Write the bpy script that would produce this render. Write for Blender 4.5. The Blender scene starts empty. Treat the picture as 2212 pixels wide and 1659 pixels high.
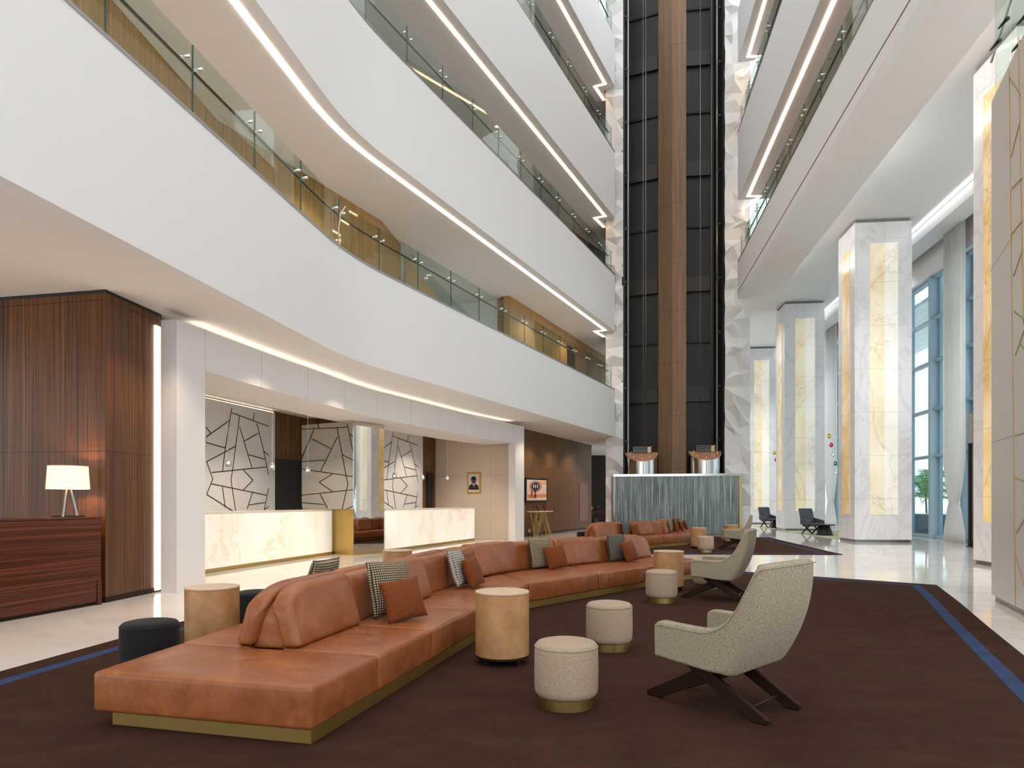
import bpy, bmesh, math, random
from mathutils import Vector, Matrix
random.seed(7)
SC = bpy.context.scene
COL = SC.collection
PI = math.pi
R_ = math.radians
# survey of the place: camera at 1.4 m, looking along +Y, 24 mm on 36 mm, frame 2212 x 1659, horizon at row 1084
FP, CX, HY, EYE = 1474.7, 1106.0, 1084.0, 1.4

def plane_pt(px, py, A, B):
    """point of the vertical plane through plan points A, B seen at (px, py)"""
    k = (px-CX)/FP
    dx, dy = B[0]-A[0], B[1]-A[1]
    t = (A[0]-k*A[1])/(k*dy-dx)
    y = A[1]+dy*t
    return (A[0]+dx*t, y, EYE+(HY-py)/FP*y)

# ---------------------------------------------------------------- objects
def tag(o, label=None, cat=None, group=None, kind=None):
    if label: o['label'] = label
    if cat: o['category'] = cat
    if group: o['group'] = group
    if kind: o['kind'] = kind
    return o

def empty(name, loc, rz=0, label=None, cat=None, group=None):
    o = bpy.data.objects.new(name, None)
    o.empty_display_size = 0.2
    COL.objects.link(o)
    o.location = loc
    o.rotation_euler = (0, 0, rz)
    return tag(o, label, cat, group)

def dup(root, loc, rz, label=None, group=None, scale=None):
    r = root.copy(); COL.objects.link(r)
    r.location = loc; r.rotation_euler = (0, 0, rz)
    if label: r['label'] = label
    if group: r['group'] = group
    if scale: r.scale = scale
    for ch in list(root.children):
        c = ch.copy(); COL.objects.link(c); c.parent = r
        for g in list(ch.children):
            d = g.copy(); COL.objects.link(d); d.parent = c
    return r

def rz2(x, y, a):
    c, s = math.cos(a), math.sin(a)
    return (x*c-y*s, x*s+y*c)

def offset(path, d):
    """parallel of a plan polyline, d to its left, mitred"""
    n = len(path); out = []
    nr = []
    for i in range(n-1):
        tx, ty = path[i+1][0]-path[i][0], path[i+1][1]-path[i][1]
        l = math.hypot(tx, ty); nr.append((-ty/l, tx/l))
    for i in range(n):
        if i == 0: m = nr[0]
        elif i == n-1: m = nr[-1]
        else:
            a, b = nr[i-1], nr[i]
            q = 1+a[0]*b[0]+a[1]*b[1]
            m = ((a[0]+b[0])/q, (a[1]+b[1])/q)
        out.append((path[i][0]+m[0]*d, path[i][1]+m[1]*d))
    return out

def plen(path):
    return sum(math.hypot(path[i+1][0]-path[i][0], path[i+1][1]-path[i][1]) for i in range(len(path)-1))

def pat(path, s):
    """point and unit direction at arc length s"""
    acc = 0
    for i in range(len(path)-1):
        a, b = path[i], path[i+1]
        l = math.hypot(b[0]-a[0], b[1]-a[1])
        if s <= acc+l+1e-9 or i == len(path)-2:
            t = (s-acc)/l
            return (a[0]+(b[0]-a[0])*t, a[1]+(b[1]-a[1])*t), ((b[0]-a[0])/l, (b[1]-a[1])/l)
        acc += l

def sub(path, s0, s1):
    """stretch of a polyline between two arc lengths"""
    out = [pat(path, s0)[0]]; acc = 0
    for i in range(len(path)-1):
        acc += math.hypot(path[i+1][0]-path[i][0], path[i+1][1]-path[i][1])
        if s0+1e-4 < acc < s1-1e-4: out.append(path[i+1])
    out.append(pat(path, s1)[0])
    return out

def rounded(path, i, ln, n=8):
    """round corner i of the path with a tangent length ln"""
    p = Vector(path[i]); a = Vector(path[i-1]); b = Vector(path[i+1])
    u = p+(a-p).normalized()*ln; w = p+(b-p).normalized()*ln
    mid = []
    for k in range(n+1):
        t = k/n
        q = u*(1-t)**2+p*2*t*(1-t)+w*t*t
        mid.append((q.x, q.y))
    return path[:i]+mid+path[i+1:]

class MB:
    def __init__(self):
        self.v = []; self.f = []; self.uv = []
    def add(self, vs, fs, uvs=None):
        o = len(self.v)
        self.v += [tuple(x) for x in vs]
        for i, f in enumerate(fs):
            self.f.append([k+o for k in f])
            self.uv.append(uvs[i] if uvs else None)
        return self
    def box(self, c, s, rz=0):
        x, y, z = s[0]/2, s[1]/2, s[2]/2
        vs = []
        for dz in (-z, z):
            for dx, dy in ((-x, -y), (x, -y), (x, y), (-x, y)):
                a, b = rz2(dx, dy, rz)
                vs.append((c[0]+a, c[1]+b, c[2]+dz))
        return self.add(vs, [(3, 2, 1, 0), (4, 5, 6, 7), (0, 1, 5, 4), (1, 2, 6, 5), (2, 3, 7, 6), (3, 0, 4, 7)])
    def prism(self, poly, z0, z1):
        n = len(poly)
        vs = [(p[0], p[1], z0) for p in poly]+[(p[0], p[1], z1) for p in poly]
        fs = [tuple(range(n-1, -1, -1)), tuple(range(n, 2*n))]
        fs += [(i, (i+1) % n, n+(i+1) % n, n+i) for i in range(n)]
        return self.add(vs, fs)
    def board(self, poly, x0, x1):
        """polygon in the (y, z) plane, thick along x"""
        n = len(poly)
        vs = [(x0, p[0], p[1]) for p in poly]+[(x1, p[0], p[1]) for p in poly]
        fs = [tuple(range(n-1, -1, -1)), tuple(range(n, 2*n))]
        fs += [(i, (i+1) % n, n+(i+1) % n, n+i) for i in range(n)]
        return self.add(vs, fs)
    def ribbon(self, path, o0, o1, z0, z1):
        a = offset(path, o0); b = offset(path, o1); n = len(path)
        vs = []
        for i in range(n):
            vs += [(a[i][0], a[i][1], z0), (b[i][0], b[i][1], z0), (b[i][0], b[i][1], z1), (a[i][0], a[i][1], z1)]
        fs = [(0, 1, 2, 3), (4*n-1, 4*n-2, 4*n-3, 4*n-4)]
        for i in range(n-1):
            for k in range(4):
                j = (k+1) % 4
                fs.append((4*i+k, 4*i+4+k, 4*i+4+j, 4*i+j))
        # running length as u
        L = [0]
        for i in range(n-1): L.append(L[-1]+math.hypot(path[i+1][0]-path[i][0], path[i+1][1]-path[i][1]))
        uvs = [None, None]
        hz = [(o0, z0), (o1, z0), (o1, z1), (o0, z1)]
        for i in range(n-1):
            for k in range(4):
                j = (k+1) % 4
                if k in (1, 3): uvs.append([(L[i], hz[k][1]), (L[i+1], hz[k][1]), (L[i+1], hz[j][1]), (L[i], hz[j][1])])
                else: uvs.append([(L[i], hz[k][0]), (L[i+1], hz[k][0]), (L[i+1], hz[j][0]), (L[i], hz[j][0])])
        return self.add(vs, fs, uvs)
    def tube(self, pts, r, n=10):
        pts = [Vector(p) for p in pts]; m = len(pts)
        rs = r if isinstance(r, (list, tuple)) else [r]*m
        vs = []; up = None
        for i in range(m):
            t = (pts[min(i+1, m-1)]-pts[max(i-1, 0)]).normalized()
            if up is None:
                up = Vector((0, 0, 1)) if abs(t.z) < 0.9 else Vector((1, 0, 0))
            s = t.cross(up).normalized(); w = s.cross(t).normalized(); up = w
            for k in range(n):
                a = 2*PI*k/n
                vs.append(pts[i]+(s*math.cos(a)+w*math.sin(a))*rs[i])
        fs = [tuple(range(n)), tuple(range(m*n-1, m*n-n-1, -1))]
        for i in range(m-1):
            for k in range(n):
                fs.append((i*n+k, i*n+(k+1) % n, i*n+n+(k+1) % n, i*n+n+k))
        return self.add(vs, fs)
    def lathe(self, prof, c=(0, 0, 0), n=40, a0=0.0, a1=2*PI):
        full = abs(a1-a0-2*PI) < 1e-6
        cols = n if full else n+1
        vs = []; m = len(prof)
        for (r, z) in prof:
            for k in range(cols):
                a = a0+(a1-a0)*k/n
                vs.append((c[0]+r*math.cos(a), c[1]+r*math.sin(a), c[2]+z))
        rm = max(p[0] for p in prof)
        L = [0]
        for i in range(m-1): L.append(L[-1]+math.hypot(prof[i+1][0]-prof[i][0], prof[i+1][1]-prof[i][1]))
        fs = []; uvs = []
        for i in range(m-1):
            for k in range(n):
                k1 = (k+1) % cols
                f = (i*cols+k, i*cols+k1, (i+1)*cols+k1, (i+1)*cols+k)
                if prof[i][0] < 1e-6: f = f[1:] if False else (f[0], f[2], f[3])
                elif prof[i+1][0] < 1e-6: f = (f[0], f[1], f[2])
                fs.append(f)
                u0, u1 = rm*(a1-a0)*k/n, rm*(a1-a0)*(k+1)/n
                full_uv = [(u0, L[i]), (u1, L[i]), (u1, L[i+1]), (u0, L[i+1])]
                uvs.append(full_uv if len(f) == 4 else full_uv[:3])
        return self.add(vs, fs, uvs)
    def rbox(self, h, r, m=4, n=(8, 8, 3), warp=None):
        """box of half sizes h with edges of radius r; warp(x, y, z) bends it"""
        ax = []
        for k in range(3):
            e = [-h[k]+r*(1-math.cos(PI/2*i/m)) for i in range(m)]
            e = [-h[k]+r*math.tan(PI/4*i/m) for i in range(m)] if False else [-h[k]+r*i/m for i in range(m)]
            c = [-h[k]+r+(2*h[k]-2*r)*i/n[k] for i in range(n[k]+1)]
            ax.append(e+c+[-q for q in reversed(e)])
        def put(p):
            q = [max(-(h[k]-r), min(h[k]-r, p[k])) for k in range(3)]
            d = Vector(p)-Vector(q)
            if d.length > 1e-9: d = d.normalized()*r
            o = Vector(q)+d
            return warp(o.x, o.y, o.z) if warp else (o.x, o.y, o.z)
        for k in range(3):
            i, j = (k+1) % 3, (k+2) % 3
            for sg in (-1, 1):
                U, W = ax[i], ax[j]
                vs = []; raw = []
                for a in U:
                    for b in W:
                        p = [0, 0, 0]; p[k] = sg*h[k]; p[i] = a; p[j] = b
                        vs.append(put(p)); raw.append((a, b) if k != 0 else (a, b))
                fs = []; uvs = []
                for a in range(len(U)-1):
                    for b in range(len(W)-1):
                        f = [a*len(W)+b, (a+1)*len(W)+b, (a+1)*len(W)+b+1, a*len(W)+b+1]
                        if sg < 0: f.reverse()
                        fs.append(tuple(f)); uvs.append([raw[q] for q in f])
                self.add(vs, fs, uvs)
        self.merge = True
        return self

def mesh_from(mb, name, merge=False):
    me = bpy.data.meshes.new(name)
    me.from_pydata(mb.v, [], mb.f)
    uvl = me.uv_layers.new(name='UVMap')
    vv = mb.v; li = 0
    for fi, f in enumerate(mb.f):
        uv = mb.uv[fi]
        if uv is None:
            a = Vector(vv[f[0]]); n = Vector((0, 0, 0))
            for k in range(1, len(f)-1):
                n += (Vector(vv[f[k]])-a).cross(Vector(vv[f[k+1]])-a)
            n = n.normalized() if n.length > 1e-12 else Vector((0, 0, 1))
            if abs(n.z) < 0.7:
                t = Vector((-n.y, n.x, 0)).normalized()
                if abs(t.x) > abs(t.y):
                    if t.x < 0: t = -t
                elif t.y < 0: t = -t
                uv = [(Vector(vv[k]).dot(t), vv[k][2]) for k in f]
            else:
                uv = [(vv[k][0], vv[k][1]) for k in f]
        for q in uv:
            uvl.data[li].uv = q; li += 1
    bm = bmesh.new(); bm.from_mesh(me)
    if merge: bmesh.ops.remove_doubles(bm, verts=bm.verts, dist=1e-5)
    bmesh.ops.recalc_face_normals(bm, faces=bm.faces)
    bm.to_mesh(me); bm.free()
    return me

def ob(name, mb, material, parent=None, smooth=False, bevel=0, seg=3, subs=0, world=False, label=None, angle=None):
    me = mesh_from(mb, name, getattr(mb, 'merge', False))
    if material: me.materials.append(material)
    o = bpy.data.objects.new(name, me)
    COL.objects.link(o)
    if smooth:
        for p in me.polygons: p.use_smooth = True
        if angle:
            for e in me.edges: pass
            bm = bmesh.new(); bm.from_mesh(me)
            for e in bm.edges:
                if len(e.link_faces) == 2 and e.calc_face_angle(0) > R_(angle): e.smooth = False
            bm.to_mesh(me); bm.free()
    if parent is not None:
        o.parent = parent
        if world:
            m = Matrix.Translation(parent.location) @ Matrix.Rotation(parent.rotation_euler.z, 4, 'Z')
            if parent.parent is not None:
                g = parent.parent
                m = Matrix.Translation(g.location) @ Matrix.Rotation(g.rotation_euler.z, 4, 'Z')
            o.matrix_parent_inverse = m.inverted()
    if bevel:
        b = o.modifiers.new('edge', 'BEVEL'); b.width = bevel; b.segments = seg; b.limit_method = 'ANGLE'; b.angle_limit = R_(40)
    if subs:
        s = o.modifiers.new('round', 'SUBSURF'); s.levels = subs; s.render_levels = subs
    if label: o['label'] = label
    return o

def struct(name, mb, material, parent=None, **kw):
    o = ob(name, mb, material, parent, **kw)
    if parent is None: o['kind'] = 'structure'
    return o
# ---------------------------------------------------------------- materials
def lin(h):
    h = h.lstrip('#'); o = []
    for i in (0, 2, 4):
        c = int(h[i:i+2], 16)/255
        o.append(c/12.92 if c <= 0.04045 else ((c+0.055)/1.055)**2.4)
    return tuple(o)+(1.0,)

class NT:
    """small wrapper to wire nodes"""
    def __init__(self, name):
        self.m = bpy.data.materials.new(name); self.m.use_nodes = True
        self.t = self.m.node_tree; self.t.nodes.clear()
        self.out = self.t.nodes.new('ShaderNodeOutputMaterial')
        self.b = self.t.nodes.new('ShaderNodeBsdfPrincipled')
        self.t.links.new(self.b.outputs[0], self.out.inputs[0])
    def n(self, typ, **kw):
        x = self.t.nodes.new(typ)
        for k, v in kw.items(): setattr(x, k, v)
        return x
    def l(self, a, b): self.t.links.new(a, b)
    def set(self, **kw):
        for k, v in kw.items(): self.b.inputs[k.replace('_', ' ')].default_value = v
    def coords(self, kind='UV', scale=(1, 1, 1), rot=(0, 0, 0)):
        tc = self.n('ShaderNodeTexCoord'); mp = self.n('ShaderNodeMapping')
        mp.inputs['Scale'].default_value = scale; mp.inputs['Rotation'].default_value = rot
        self.l(tc.outputs[kind], mp.inputs[0]); return mp.outputs[0]
    def noise(self, vec, scale=1, detail=2, rough=0.5, dist=0):
        x = self.n('ShaderNodeTexNoise'); x.inputs['Scale'].default_value = scale; x.inputs['Detail'].default_value = detail
        x.inputs['Roughness'].default_value = rough; x.inputs['Distortion'].default_value = dist
        self.l(vec, x.inputs['Vector']); return x.outputs['Fac']
    def ramp(self, fac, stops, interp='LINEAR'):
        x = self.n('ShaderNodeValToRGB'); x.color_ramp.interpolation = interp
        e = x.color_ramp.elements
        while len(e) < len(stops): e.new(0.5)
        for i, (p, c) in enumerate(stops):
            e[i].position = p; e[i].color = lin(c) if isinstance(c, str) else c
        self.l(fac, x.inputs[0]); return x.outputs[0]
    def math(self, op, a, b=None, c=None):
        x = self.n('ShaderNodeMath', operation=op)
        for i, q in enumerate((a, b, c)):
            if q is None: continue
            if isinstance(q, (int, float)): x.inputs[i].default_value = q
            else: self.l(q, x.inputs[i])
        return x.outputs[0]
    def mix(self, fac, a, b, blend='MIX'):
        x = self.n('ShaderNodeMix', data_type='RGBA', blend_type=blend)
        if isinstance(fac, (int, float)): x.inputs[0].default_value = fac
        else: self.l(fac, x.inputs[0])
        for i, q in ((6, a), (7, b)):
            if isinstance(q, str): x.inputs[i].default_value = lin(q)
            elif isinstance(q, tuple): x.inputs[i].default_value = q
            else: self.l(q, x.inputs[i])
        return x.outputs[2]
    def sep(self, vec):
        x = self.n('ShaderNodeSeparateXYZ'); self.l(vec, x.inputs[0]); return x.outputs
    def color(self, s): self.l(s, self.b.inputs['Base Color'])
    def bump(self, h, strength=0.2, dist=0.01):
        x = self.n('ShaderNodeBump'); x.inputs['Strength'].default_value = strength; x.inputs['Distance'].default_value = dist
        self.l(h, x.inputs['Height']); self.l(x.outputs[0], self.b.inputs['Normal'])

def plain(name, col, rough=0.6, metal=0.0, spec=0.5, **kw):
    t = NT(name); t.set(Base_Color=lin(col), Roughness=rough, Metallic=metal)
    t.b.inputs['Specular IOR Level'].default_value = spec
    for k, v in kw.items(): t.b.inputs[k.replace('_', ' ')].default_value = v
    return t.m

def glow(name, col, strength):
    t = NT(name); t.set(Base_Color=(0.8, 0.8, 0.8, 1), Roughness=0.6)
    t.b.inputs['Emission Color'].default_value = lin(col); t.b.inputs['Emission Strength'].default_value = strength
    return t.m

def zebra(name, stops, horizontal=False, rough=0.32, coat=0.0, joint=None):
    t = NT(name)
    sc = (40, 0.16, 1) if not horizontal else (0.16, 40, 1)
    sc2 = (13, 0.10, 1) if not horizontal else (0.10, 13, 1)
    a = t.noise(t.coords('UV', sc), 1.0, 2.5, 0.6, 0.25)
    b = t.noise(t.coords('UV', sc2), 1.0, 2, 0.5, 0.2)
    f = t.math('ADD', t.math('MULTIPLY', a, 0.84), t.math('MULTIPLY', b, 0.16))
    c = t.ramp(f, stops)
    if joint:
        s = t.sep(t.coords('UV'))
        y = t.math('MODULO', t.math('ADD', s[1], 50*joint[0]-joint[1]), joint[0])
        k = t.math('LESS_THAN', y, 0.012)
        c = t.mix(t.math('MULTIPLY', k, 0.7), c, '#1c120d')
    t.color(c)
    t.set(Roughness=rough); t.b.inputs['Specular IOR Level'].default_value = 0.3; t.b.inputs['Coat Weight'].default_value = coat; t.b.inputs['Coat Roughness'].default_value = 0.2
    return t.m

def marble(name, base, vein, tile=None, rough=0.12, vscale=0.5, amount=0.6, cloud='#ffffff', grout='#b9b2ad'):
    t = NT(name)
    v = t.coords('Object', (1, 1, 0.7), (0.3, 0.5, 0.4))
    n1 = t.noise(v, vscale, 7, 0.62, 1.4)
    d = t.math('ABSOLUTE', t.math('SUBTRACT', n1, 0.5))
    k = t.ramp(d, [(0.0, (amount, amount, amount, 1)), (0.022, (amount*0.25,)*3+(1,)), (0.07, (0, 0, 0, 1))])
    n2 = t.noise(v, vscale*1.7, 4, 0.6, 0.6)
    c0 = t.mix(t.ramp(n2, [(0.35, (0, 0, 0, 1)), (0.75, (1, 1, 1, 1))]), base, cloud)
    c = t.mix(k, c0, vein)
    if tile:
        s = t.sep(t.coords('UV'))
        e = None
        for i in (0, 1):
            if not tile[i]: continue
            q = t.math('LESS_THAN', t.math('MODULO', t.math('ADD', s[i], 100*tile[i]), tile[i]), 0.009)
            e = q if e is None else t.math('MAXIMUM', e, q)
        c = t.mix(t.math('MULTIPLY', e, 0.75), c, grout)
    t.color(c); t.set(Roughness=rough)
    return t.m

def onyx(name, cols, strength, vscale=0.9, tile=None, vein='#9a6a35', vam=0.6, ramp=((0.3, 0), (0.5, 1), (0.72, 2))):
    t = NT(name)
    v = t.coords('Object', (1, 1, 1))
    n = t.noise(v, vscale, 6, 0.6, 1.2)
    c = t.ramp(n, [(p, cols[i]) for p, i in ramp])
    n2 = t.noise(t.coords('Object', (1, 1, 0.55), (0.4, 0.2, 0)), vscale*0.8, 5, 0.6, 1.0)
    d = t.math('ABSOLUTE', t.math('SUBTRACT', n2, 0.5))
    k = t.ramp(d, [(0.0, (vam, vam, vam, 1)), (0.014, (0, 0, 0, 1))])
    c = t.mix(k, c, vein)
    if tile:
        s = t.sep(t.coords('UV'))
        q = t.math('LESS_THAN', t.math('MODULO', t.math('ADD', s[1], 100*tile), tile), 0.012)
        c = t.mix(t.math('MULTIPLY', q, 0.5), c, '#8f8068')
    t.color(c); t.set(Roughness=0.15)
    t.l(c, t.b.inputs['Emission Color'])
    st = t.ramp(t.noise(v, vscale*0.7, 2), [(0.3, (0.55,)*3+(1,)), (0.7, (1.2,)*3+(1,))])
    t.l(t.math('MULTIPLY', st, strength), t.b.inputs['Emission Strength'])
    return t.m

def glass(name, tint, refl=1.0, dense=0.0):
    m = bpy.data.materials.new(name); m.use_nodes = True
    t = m.node_tree; t.nodes.clear()
    out = t.nodes.new('ShaderNodeOutputMaterial')
    tr = t.nodes.new('ShaderNodeBsdfTransparent'); tr.inputs[0].default_value = lin(tint)
    gl = t.nodes.new('ShaderNodeBsdfGlossy'); gl.inputs['Roughness'].default_value = 0.02; gl.inputs[0].default_value = (1, 1, 1, 1)
    fr = t.nodes.new('ShaderNodeLayerWeight'); fr.inputs['Blend'].default_value = 0.5
    pw = t.nodes.new('ShaderNodeMath'); pw.operation = 'POWER'; pw.inputs[1].default_value = 4.0
    ml = t.nodes.new('ShaderNodeMath'); ml.operation = 'MULTIPLY_ADD'; ml.inputs[1].default_value = 0.55*refl; ml.inputs[2].default_value = 0.025+dense; ml.use_clamp = True
    mx = t.nodes.new('ShaderNodeMixShader')
    t.links.new(fr.outputs['Facing'], pw.inputs[0]); t.links.new(pw.outputs[0], ml.inputs[0]); t.links.new(ml.outputs[0], mx.inputs[0])
    t.links.new(tr.outputs[0], mx.inputs[1]); t.links.new(gl.outputs[0], mx.inputs[2]); t.links.new(mx.outputs[0], out.inputs[0])
    return m

def fabric(name, dark, light, scale=260, rough=0.95, bump=0.35, patch=0.5):
    t = NT(name)
    v = t.coords('UV')
    a = t.noise(t.coords('UV', (scale, scale*0.28, 1)), 1, 2, 0.6)
    b = t.noise(t.coords('UV', (scale*0.28, scale, 1)), 1, 2, 0.6)
    f = t.math('ADD', t.math('MULTIPLY', a, 0.5), t.math('MULTIPLY', b, 0.5))
    c = t.ramp(f, [(0.38, dark), (0.62, light)])
    t.color(c); t.set(Roughness=rough); t.b.inputs['Sheen Weight'].default_value = 0.06
    t.b.inputs['Specular IOR Level'].default_value = 0.2
    t.bump(f, bump, 0.004)
    return t.m

M = {}
M['white'] = plain('white_plaster', '#ececec', 0.7, spec=0.25)
M['ceiling'] = plain('white_ceiling_paint', '#ebe9e7', 0.8, spec=0.2)
M['panel_white'] = plain('white_lacquer_panel', '#e9e6e6', 0.45, spec=0.35)
M['pier_wall'] = plain('pearl_panel', '#d6d0c9', 0.38, spec=0.4)
M['beige_panel'] = plain('beige_panel', '#d9c6b2', 0.55, spec=0.3)
M['zebra_left'] = zebra('zebrano_veneer', [(0.36, '#33200f'), (0.45, '#744829'), (0.52, '#3d2716'), (0.6, '#86572f'), (0.68, '#4d3320')], rough=0.3, joint=(2.1, 0.0))
M['zebra_wall'] = zebra('zebrano_grey_veneer', [(0.36, '#4a331d'), (0.45, '#7d5731'), (0.52, '#543b23'), (0.6, '#8d6638'), (0.68, '#5c4329')], rough=0.5, joint=(2.4, 0.4))
M['zebra_gallery'] = zebra('zebrano_gallery_veneer', [(0.36, '#7d5c34'), (0.45, '#bb8e54'), (0.52, '#8d6d46'), (0.6, '#c79a5c'), (0.68, '#94774f')], rough=0.4)  # wood lightened in colour to make up for the low light there
M['zebra_shaded'] = zebra('zebrano_painted_shade', [(0.36, '#3a2f27'), (0.45, '#54443a'), (0.52, '#40342b'), (0.6, '#5e4c3e'), (0.68, '#443830')], rough=0.35)  # darker copy of the veneer: shade of the upper galleries put into colour
M['zebra_desk'] = zebra('rosewood_veneer', [(0.36, '#2b1610'), (0.45, '#5e2e1e'), (0.52, '#37190f'), (0.6, '#7a412a'), (0.68, '#3c2018')], horizontal=True, rough=0.28)
M['zebra_shaft'] = zebra('zebrano_shaft_cladding', [(0.36, '#5d4632'), (0.45, '#8d6e50'), (0.52, '#6a5340'), (0.6, '#967756'), (0.68, '#6f5844')], rough=0.4, joint=(2.4, 0.5))
M['floor'] = marble('polished_cream_marble', '#e9e0d6', '#c4ae9b', None, 0.06, 0.28, 0.22, '#f1ece6')
M['column'] = marble('white_marble_cladding', '#f2f0f0', '#bfb8b8', (0.94, 1.5), 0.2, 0.42, 0.3, '#f6f5f6', '#cfcaca')
M['onyx_desk'] = onyx('backlit_white_onyx', ['#eee2d0', '#f7eee0', '#fdf8ee'], 0.34, 0.55, None, '#d6bb92', vam=0.4)
M['onyx_strip'] = onyx('backlit_honey_onyx', ['#d6ab62', '#e6c78c', '#eddcb2'], 0.3, 0.7, 1.5, '#a9793f', vam=0.4)
M['onyx_cream'] = onyx('backlit_cream_onyx', ['#dcc9a0', '#ebdfc0', '#f1e9d2'], 0.28, 0.6, 1.5, '#b08b55', vam=0.4)
M['onyx_pale'] = onyx('backlit_pale_onyx', ['#e6e0cf', '#f0ecdf', '#f6f3ea'], 0.28, 0.6, 1.5, '#b8a585', vam=0.3)
M['brass'] = plain('brushed_brass', '#cdb070', 0.34, 1.0)
M['brass_dark'] = plain('aged_brass', '#c6a866', 0.42, 1.0)
M['chrome'] = plain('polished_steel', '#d9dadb', 0.16, 1.0)
M['steel'] = plain('satin_steel', '#8f8d8a', 0.3, 1.0)
M['rail'] = plain('dark_bronze_rail', '#6b625a', 0.3, 1.0)
M['black'] = plain('black_paint', '#161514', 0.55)
M['black_gloss'] = plain('black_glass', '#0b0a0a', 0.12)
M['shaft'] = plain('charcoal_shaft_lining', '#2b2b2b', 0.5)
M['shaft_beam'] = plain('charcoal_shaft_steel', '#353433', 0.45)
M['mirror'] = plain('bronze_tinted_mirror', '#d8d2c8', 0.01, 1.0)
M['dark_wood'] = plain('dark_stained_wood', '#2c1811', 0.5, spec=0.2)
M['glass'] = glass('clear_rail_glass', '#eef5f1', 0.8)
M['glass_edge'] = plain('glass_edge_green', '#4a5f57', 0.2)
M['window_glass'] = glass('window_glass', '#e8f2f6', 0.5)
M['crystal'] = plain('white_faceted_relief', '#dcdad7', 0.3, spec=0.6)
M['mullion'] = plain('blue_grey_aluminium', '#a3bdca', 0.4, 0.0)
M['led'] = glow('warm_led_line', '#fff3e2', 9.0)
M['led_warm'] = glow('warm_gallery_led_line', '#ffd9b0', 9.0)
M['led_cove'] = glow('cove_led_line', '#ffedd2', 2.0)
M['led_lobby'] = glow('lobby_cove_led', '#fbf8f2', 9.0)
M['led_slot'] = glow('slot_led_line', '#fff0d6', 2.2)
M['led_white'] = glow('daylight_led_line', '#f6f9ff', 2.6)

def leather():
    t = NT('cognac_leather')
    v = t.coords('Object')
    a = t.noise(v, 2.2, 5, 0.65, 0.6)
    b = t.noise(v, 9.0, 4, 0.7, 0.4)
    f = t.math('ADD', t.math('MULTIPLY', a, 0.6), t.math('MULTIPLY', b, 0.4))
    t.color(t.ramp(f, [(0.3, '#7a3f1e'), (0.5, '#90522b'), (0.68, '#a6683c')]))
    t.l(t.ramp(b, [(0.3, (0.28,)*3+(1,)), (0.7, (0.42,)*3+(1,))]), t.b.inputs['Roughness'])
    g = t.noise(v, 180, 2, 0.6)
    w = t.noise(v, 14, 4, 0.6, 0.8)
    t.bump(t.math('ADD', t.math('MULTIPLY', g, 0.08), w), 0.22, 0.012)
    return t.m
M['leather'] = leather()

def carpet(name, c0, c1, c2):
    t = NT(name)
    v = t.coords('Object')
    a = t.noise(t.coords('Object', (1, 1.8, 1)), 2.2, 5, 0.7, 0.3)
    b = t.noise(v, 130, 2, 0.7)
    f = t.math('ADD', t.math('MULTIPLY', a, 0.42), t.math('MULTIPLY', b, 0.58))
    t.color(t.ramp(f, [(0.34, c0), (0.5, c1), (0.66, c2)]))
    t.set(Roughness=1.0); t.b.inputs['Specular IOR Level'].default_value = 0.05
    t.bump(b, 0.6, 0.01)
    return t.m
M['carpet'] = carpet('brown_carpet', '#34231c', '#402b23', '#4d372d')
M['stripe'] = carpet('blue_carpet_border', '#2b3650', '#394766', '#475678')
M['rug_pale'] = carpet('pale_green_rug', '#b9b48c', '#c6c09c', '#d3cdb0')
M['linen'] = fabric('oatmeal_linen', '#9a8672', '#b9a48f', 170, bump=0.25)
M['chair_fabric'] = fabric('stone_boucle', '#80745f', '#b2a692', 210, bump=0.4)
M['felt'] = fabric('charcoal_felt', '#141312', '#2a2827', 300)
M['grey_fabric'] = fabric('slate_upholstery', '#4a4b51', '#66676e', 200)
M['rust'] = fabric('rust_velvet', '#5e2d16', '#884a22', 190, bump=0.6)

def checks(name, base, line, n=34.0, thick=0.55):
    t = NT(name)
    s = t.sep(t.coords('UV'))
    q = []
    for i in (0, 1):
        w = t.math('SINE', t.math('MULTIPLY', s[i], n*2*PI))
        q.append(t.math('GREATER_THAN', w, -thick+0.2))
    f = t.math('MULTIPLY', q[0], q[1])
    g = t.noise(t.coords('UV', (300, 300, 1)), 1, 2)
    c = t.mix(f, line, base)
    c = t.mix(t.math('MULTIPLY', g, 0.5), c, line)
    t.color(c); t.set(Roughness=0.95); t.bump(f, 0.4, 0.004)
    return t.m
M['check_pale'] = checks('cream_houndstooth', '#dbcaa6', '#3f3325', 46, 0.45)
M['check_dark'] = checks('charcoal_windowpane', '#2b2a2e', '#b9b2a8', 34, 0.75)
M['check_grey'] = checks('grey_houndstooth', '#a39c90', '#2e2b2b', 46, 0.4)

def diamond():
    t = NT('tan_diamond_leather')
    s = t.sep(t.coords('UV'))
    a = t.math('ABSOLUTE', t.math('SUBTRACT', t.math('MODULO', t.math('ADD', s[0], 10.0), 0.24), 0.12))
    b = t.math('ABSOLUTE', t.math('SUBTRACT', t.math('MODULO', t.math('ADD', s[1], 10.0), 0.26), 0.13))
    d = t.math('ADD', t.math('MULTIPLY', a, 1.0), t.math('MULTIPLY', b, 0.92))
    k = t.math('LESS_THAN', d, 0.12)
    n = t.noise(t.coords('Object'), 5, 4, 0.6, 0.4)
    c0 = t.ramp(n, [(0.3, '#b07f50'), (0.7, '#c6986a')])
    c1 = t.ramp(n, [(0.3, '#9c6a3d'), (0.7, '#b58455')])
    t.color(t.mix(t.math('MULTIPLY', k, 0.45), c0, c1)); t.set(Roughness=0.4)
    return t.m
M['diamond'] = diamond()
M['table_top'] = plain('tan_leather_top', '#d3b69a', 0.35)
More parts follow.
